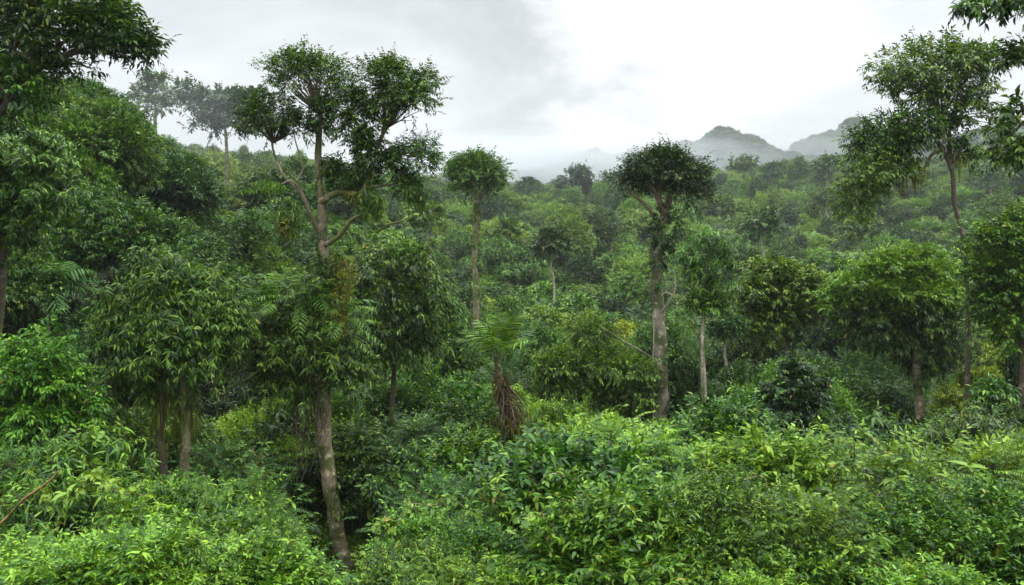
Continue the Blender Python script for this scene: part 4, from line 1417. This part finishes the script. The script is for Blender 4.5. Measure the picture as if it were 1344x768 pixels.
# ---------------------------------------------------------------- the setting: ground, hills
def soil_mat():
    m, t = nt('forest_soil')
    L = t.links
    n = N(t, 'ShaderNodeTexNoise')
    n.inputs['Scale'].default_value = .6
    n.inputs['Detail'].default_value = 9
    tc = N(t, 'ShaderNodeTexCoord')
    L.new(tc.outputs['Object'], n.inputs['Vector'])
    r = N(t, 'ShaderNodeValToRGB')
    r.color_ramp.elements[0].position, r.color_ramp.elements[0].color = .35, (.022, .018, .009, 1)
    r.color_ramp.elements[1].position, r.color_ramp.elements[1].color = .65, (.022, .042, .010, 1)
    L.new(n.outputs[0], r.inputs[0])
    b = N(t, 'ShaderNodeBsdfPrincipled')
    b.inputs['Roughness'].default_value = .95
    L.new(r.outputs[0], b.inputs['Base Color'])
    o = N(t, 'ShaderNodeOutputMaterial')
    L.new(b.outputs[0], o.inputs[0])
    return m


def grid_mesh(name, xs, ys, zf, mat):
    X, Y = np.meshgrid(xs, ys)
    V = np.stack([X, Y, zf(X, Y)], -1).reshape(-1, 3)
    nx, ny = len(xs), len(ys)
    i = np.arange(ny - 1)[:, None] * nx + np.arange(nx - 1)[None, :]
    f = np.stack([i, i + 1, i + nx + 1, i + nx], -1).reshape(-1, 4)
    return mk(name, [(V, f, None)], mat, smooth=True)


gx = np.concatenate([np.linspace(-1500, -130, 60), np.linspace(-128, 128, 160), np.linspace(130, 1500, 60)])
gy = np.concatenate([np.linspace(-40, 130, 140), np.linspace(132, 360, 90), np.linspace(370, 1300, 50)])
tag(grid_mesh('ground', gx, gy, lambda x, y: ground(x, y), soil_mat()), kind='structure')


def hill_mat():
    m, t = nt('far_wood')
    L = t.links
    tc = N(t, 'ShaderNodeTexCoord')
    n = N(t, 'ShaderNodeTexNoise')
    n.inputs['Scale'].default_value = .09
    n.inputs['Detail'].default_value = 8
    L.new(tc.outputs['Object'], n.inputs['Vector'])
    r = N(t, 'ShaderNodeValToRGB')
    r.color_ramp.elements[0].position, r.color_ramp.elements[0].color = .35, (.014, .030, .012, 1)
    r.color_ramp.elements[1].position, r.color_ramp.elements[1].color = .68, (.045, .085, .028, 1)
    L.new(n.outputs[0], r.inputs[0])
    b = N(t, 'ShaderNodeBsdfPrincipled')
    b.inputs['Roughness'].default_value = .9
    L.new(r.outputs[0], b.inputs['Base Color'])
    o = N(t, 'ShaderNodeOutputMaterial')
    L.new(b.outputs[0], o.inputs[0])
    return m


HM = hill_mat()


HILLS = []


def hill(peaks, d, depth, seed, rough=1.0):
    """a wooded hill from its skyline: (px, py, half-width px) peaks"""
    rng = np.random.default_rng(seed)
    pk = [(*WP(px, py, d)[[0, 2]], w / F * d, pw) for px, py, w, pw in peaks]
    x0 = min(p[0] - 2.4 * p[2] for p in pk)
    x1 = max(p[0] + 2.4 * p[2] for p in pk)
    xs = np.linspace(x0, x1, 420)
    ys = np.linspace(d - depth, d + depth, 150)

    def zf(X, Y):
        base = -20.0
        z = np.zeros(X.shape)
        for cx, cz, w, pw in pk:
            e = (np.abs(X - cx) / w) ** pw * (1 + .35 * noise(np.stack([X, Y, X * 0], -1) / d * 14 + seed)) + (np.abs(Y - d) / (depth * .75)) ** 2
            z = z + ((cz - base) * np.exp(-e * .55)) ** 12
        z = base + z ** (1 / 12)
        q = np.stack([X, Y, z * 0], -1) / d * 520
        bump = noise(q * .03 + seed) * 3.0 + noise(q * .10 + seed * 2) * 1.2 + np.abs(noise(q * .33 + seed)) * 1.1 - 4
        return z + bump * d / 520 * rough * np.clip((z - base) / 30, 0, 1)
    HILLS.append((zf, x0, x1, d, depth))
    return tag(grid_mesh('hill', xs, ys, zf, HM), kind='structure')


hill([(940, 186, 60, 1.7), (978, 195, 74, 1.5), (898, 198, 50, 2)], 520, 90, 3)
hill([(1114, 156, 40, 2.2), (1075, 179, 110, 1.6), (1040, 200, 80, 2), (1165, 186, 80, 1.5)], 690, 110, 8)
hill([(1010, 199, 120, 2), (1100, 196, 110, 2), (1220, 190, 150, 2)], 560, 80, 23)
hill([(1260, 178, 130, 2), (1330, 160, 110, 2), (1420, 170, 140, 2)], 640, 110, 13)
hill([(775, 200, 90, 2), (838, 192, 60, 2)], 860, 130, 17)


def hill_woods():
    """the trees that roughen the near hills' skylines"""
    rng = np.random.default_rng(5)
    protos = [proto_arrays(k, np.random.default_rng(900 + i), .42, .6)[0] for i, k in enumerate(('round', 'ragged', 'round', 'tiered'))]
    P, R, Sc, idx = [], [], [], []
    for (zf, x0, x1, d, depth), m in zip(HILLS[:4], (2600, 2600, 1500, 1500)):
        X = rng.uniform(x0, x1, m)
        Y = d - depth * rng.random(m) ** 1.5 * .8
        Z = zf(X[None], Y[None])[0]
        for x, y, z in zip(X, Y, Z):
            if z < 20:
                continue
            k = rng.uniform(.5, 1.15) * (d / 520) ** .5
            P.append((x, y, z - 2.6 * k))
            R.append((0, 0, rng.uniform(0, 6.28)))
            Sc.append((k * 1.25, k * 1.25, k))
            idx.append(rng.integers(4))
    scatter('woods', 'far-off woods on the misty hills', protos, leaf_mat('dark', True), P, R, Sc, idx)


hill_woods()


# ---------------------------------------------------------------- air
HAZE = .00020


def haze_box():
    x, y0, y1, z0, z1 = 1490, -39, 1290, -135, 260
    v = np.array([[a, b, c] for a in (-x, x) for b in (y0, y1) for c in (z0, z1)], float)
    f = np.array([[0, 1, 3, 2], [4, 6, 7, 5], [0, 4, 5, 1], [2, 3, 7, 6], [0, 2, 6, 4], [1, 5, 7, 3]])
    m, t = nt('haze')
    p = N(t, 'ShaderNodeVolumePrincipled')
    p.inputs['Color'].default_value = (.66, .70, .73, 1)
    p.inputs['Density'].default_value = HAZE
    p.inputs['Anisotropy'].default_value = .1
    o = N(t, 'ShaderNodeOutputMaterial')
    t.links.new(p.outputs[0], o.inputs['Volume'])
    tag(mk('haze', [(v, f, None)], m), kind='stuff')



haze_box()


def mist_bank(px, py, d, rx, rz, ry, dens, seed):
    """a low soft bank of mist lying between the ridge and the hills: a few overlapping puffs"""
    rng = np.random.default_rng(seed)
    m, t = nt('mist')
    p = N(t, 'ShaderNodeVolumePrincipled')
    p.inputs['Color'].default_value = (.68, .715, .74, 1)
    p.inputs['Density'].default_value = dens
    o = N(t, 'ShaderNodeOutputMaterial')
    t.links.new(p.outputs[0], o.inputs['Volume'])
    c = WP(px, py, d)
    k = d / F
    u = np.linspace(0, 2 * math.pi, 33)[:-1]
    w_ = np.linspace(0, math.pi, 18)
    P0 = np.array([[math.sin(b) * math.cos(a), math.sin(b) * math.sin(a), math.cos(b)] for b in w_ for a in u])
    f = np.array([[i * 32 + j, (i + 1) * 32 + j, (i + 1) * 32 + (j + 1) % 32, i * 32 + (j + 1) % 32] for i in range(17) for j in range(32)])
    parts = []
    for q in (.5, .8, 1.1, 1.45):
        rr = q * (1 + .24 * noise(P0 * 1.3 + seed + q * 3))
        jit = rng.normal(size=3) * np.array([rx * k * .12, 0, rz * k * .12])
        parts.append((c + jit + P0 * rr[:, None] * np.array([rx * k, ry, rz * k]), f, None))
    for pt in parts:
        tag(mk('mist', [pt], m, smooth=True), 'bank of mist', kind='stuff')


mist_bank(640, 226, 385, 185, 30, 26, .0052, 1)
mist_bank(690, 208, 430, 190, 34, 22, .0036, 2)
mist_bank(900, 226, 405, 120, 22, 16, .0022, 5)
mist_bank(1080, 220, 410, 110, 22, 16, .0020, 9)
mist_bank(620, 236, 318, 150, 26, 18, .0030, 12)
mist_bank(760, 226, 345, 120, 22, 14, .0026, 13)
mist_bank(985, 190, 400, 150, 34, 16, .0010, 11)
mist_bank(1050, 204, 622, 230, 30, 12, .0030, 3)
mist_bank(640, 246, 290, 150, 30, 36, .0003, 4)
mist_bank(255, 165, 92, 95, 44, 9, .0010, 6)


# ---------------------------------------------------------------- light, sky, camera
EL, AZ = math.radians(58), math.radians(80)     # azimuth clockwise from the view direction (+Y)
w = bpy.data.worlds.new('World')
bpy.context.scene.world = w
w.use_nodes = True
t = w.node_tree
t.nodes.clear()
L = t.links
sky = N(t, 'ShaderNodeTexSky', sky_type='NISHITA', sun_disc=False)
sky.sun_elevation = EL
sky.sun_rotation = AZ
sky.air_density = 1.0
sky.dust_density = 2.0
tc = N(t, 'ShaderNodeTexCoord')
mp = N(t, 'ShaderNodeMapping')
mp.inputs['Scale'].default_value = (1.5, 1.5, 3.0)
mp.inputs['Location'].default_value = (.35, 0, .2)
L.new(tc.outputs['Generated'], mp.inputs[0])
n1 = N(t, 'ShaderNodeTexNoise')
n1.inputs['Scale'].default_value = 1.9
n1.inputs['Detail'].default_value = 7
n1.inputs['Roughness'].default_value = .58
n1.inputs['Distortion'].default_value = .4
L.new(mp.outputs[0], n1.inputs['Vector'])
# a brighter break in the cloud towards the upper right
bd = nrm(WP(870, 20, 1.0))
dp = N(t, 'ShaderNodeVectorMath', operation='DOT_PRODUCT')
dp.inputs[1].default_value = tuple(bd)
nv = N(t, 'ShaderNodeVectorMath', operation='NORMALIZE')
L.new(tc.outputs['Generated'], nv.inputs[0])
L.new(nv.outputs[0], dp.inputs[0])
ma = N(t, 'ShaderNodeMath', operation='MULTIPLY_ADD')
ma.inputs[1].default_value = .085
L.new(n1.outputs[0], ma.inputs[0])
L.new(dp.outputs['Value'], ma.inputs[2])
br = N(t, 'ShaderNodeMapRange', interpolation_type='SMOOTHSTEP')
br.inputs['From Min'].default_value = 1.018
br.inputs['From Max'].default_value = 1.040
L.new(ma.outputs[0], br.inputs[0])
cr = N(t, 'ShaderNodeValToRGB')
cr.color_ramp.elements[0].position, cr.color_ramp.elements[0].color = .36, (4.75, 4.95, 5.05, 1)
cr.color_ramp.elements[1].position, cr.color_ramp.elements[1].color = .62, (6.75, 6.95, 7.05, 1)
L.new(n1.outputs[0], cr.inputs[0])
mb = N(t, 'ShaderNodeMix', data_type='RGBA')
mb.inputs[7].default_value = (9.0, 9.05, 9.1, 1)
L.new(br.outputs[0], mb.inputs[0])
L.new(cr.outputs[0], mb.inputs[6])
# and a heavier grey cloud low in the middle
dd = N(t, 'ShaderNodeVectorMath', operation='DOT_PRODUCT')
dd.inputs[1].default_value = tuple(nrm(WP(715, 150, 1.0)))
L.new(nv.outputs[0], dd.inputs[0])
md = N(t, 'ShaderNodeMath', operation='MULTIPLY_ADD')
md.inputs[1].default_value = -.05
L.new(n1.outputs[0], md.inputs[0])
L.new(dd.outputs['Value'], md.inputs[2])
dr = N(t, 'ShaderNodeMapRange', interpolation_type='SMOOTHSTEP')
dr.inputs['From Min'].default_value = .955
dr.inputs['From Max'].default_value = .976
dr.inputs['To Min'].default_value = 1.0
dr.inputs['To Max'].default_value = .89
L.new(md.outputs[0], dr.inputs[0])
dk = N(t, 'ShaderNodeVectorMath', operation='SCALE')
L.new(mb.outputs[2], dk.inputs[0])
L.new(dr.outputs[0], dk.inputs['Scale'])
mx = N(t, 'ShaderNodeMix', data_type='RGBA')
mx.inputs[0].default_value = .93
L.new(sky.outputs[0], mx.inputs[6])
L.new(dk.outputs[0], mx.inputs[7])
bg = N(t, 'ShaderNodeBackground')
bg.inputs['Strength'].default_value = .10
# an overcast sky is brightest overhead
sx = N(t, 'ShaderNodeSeparateXYZ')
L.new(nv.outputs[0], sx.inputs[0])
zr = N(t, 'ShaderNodeMapRange')
zr.inputs['From Min'].default_value = .30
zr.inputs['From Max'].default_value = 1.0
zr.inputs['To Min'].default_value = 1.0
zr.inputs['To Max'].default_value = 7.6
L.new(sx.outputs['Z'], zr.inputs['Value'])
vz = N(t, 'ShaderNodeVectorMath', operation='SCALE')
L.new(mx.outputs[2], vz.inputs[0])
L.new(zr.outputs[0], vz.inputs['Scale'])
L.new(vz.outputs[0], bg.inputs[0])
wo = N(t, 'ShaderNodeOutputWorld')
L.new(bg.outputs[0], wo.inputs[0])

sl = bpy.data.lights.new('sun', 'SUN')
sl.energy = 1.5
sl.angle = math.radians(10)
sl.color = (1, .97, .91)
so = bpy.data.objects.new('sun', sl)
C.objects.link(so)
sd = Vector((math.sin(AZ) * math.cos(EL), math.cos(AZ) * math.cos(EL), math.sin(EL)))
so.rotation_euler = sd.to_track_quat('Z', 'Y').to_euler()
so.location = sd * 60

cd = bpy.data.cameras.new('camera')
cam = bpy.data.objects.new('camera', cd)
C.objects.link(cam)
cd.sensor_width = 36
cd.lens = 36 * F / 1344
cd.clip_start = .1
cd.clip_end = 20000
cam.rotation_euler = (math.pi / 2 - PITCH, 0, 0)
S = bpy.context.scene
S.camera = cam
S.view_settings.view_transform = 'Standard'
S.view_settings.look = 'None'
S.view_settings.exposure = 0.48
S.view_settings.gamma = 1
S.view_settings.use_curve_mapping = False
S.render.engine = 'CYCLES'
cy = S.cycles
cy.max_bounces = 6
cy.diffuse_bounces = 1
cy.glossy_bounces = 2
cy.transmission_bounces = 3
cy.volume_bounces = 1
cy.transparent_max_bounces = 4
cy.use_denoising = True
cy.use_adaptive_sampling = True
cy.adaptive_threshold = .008
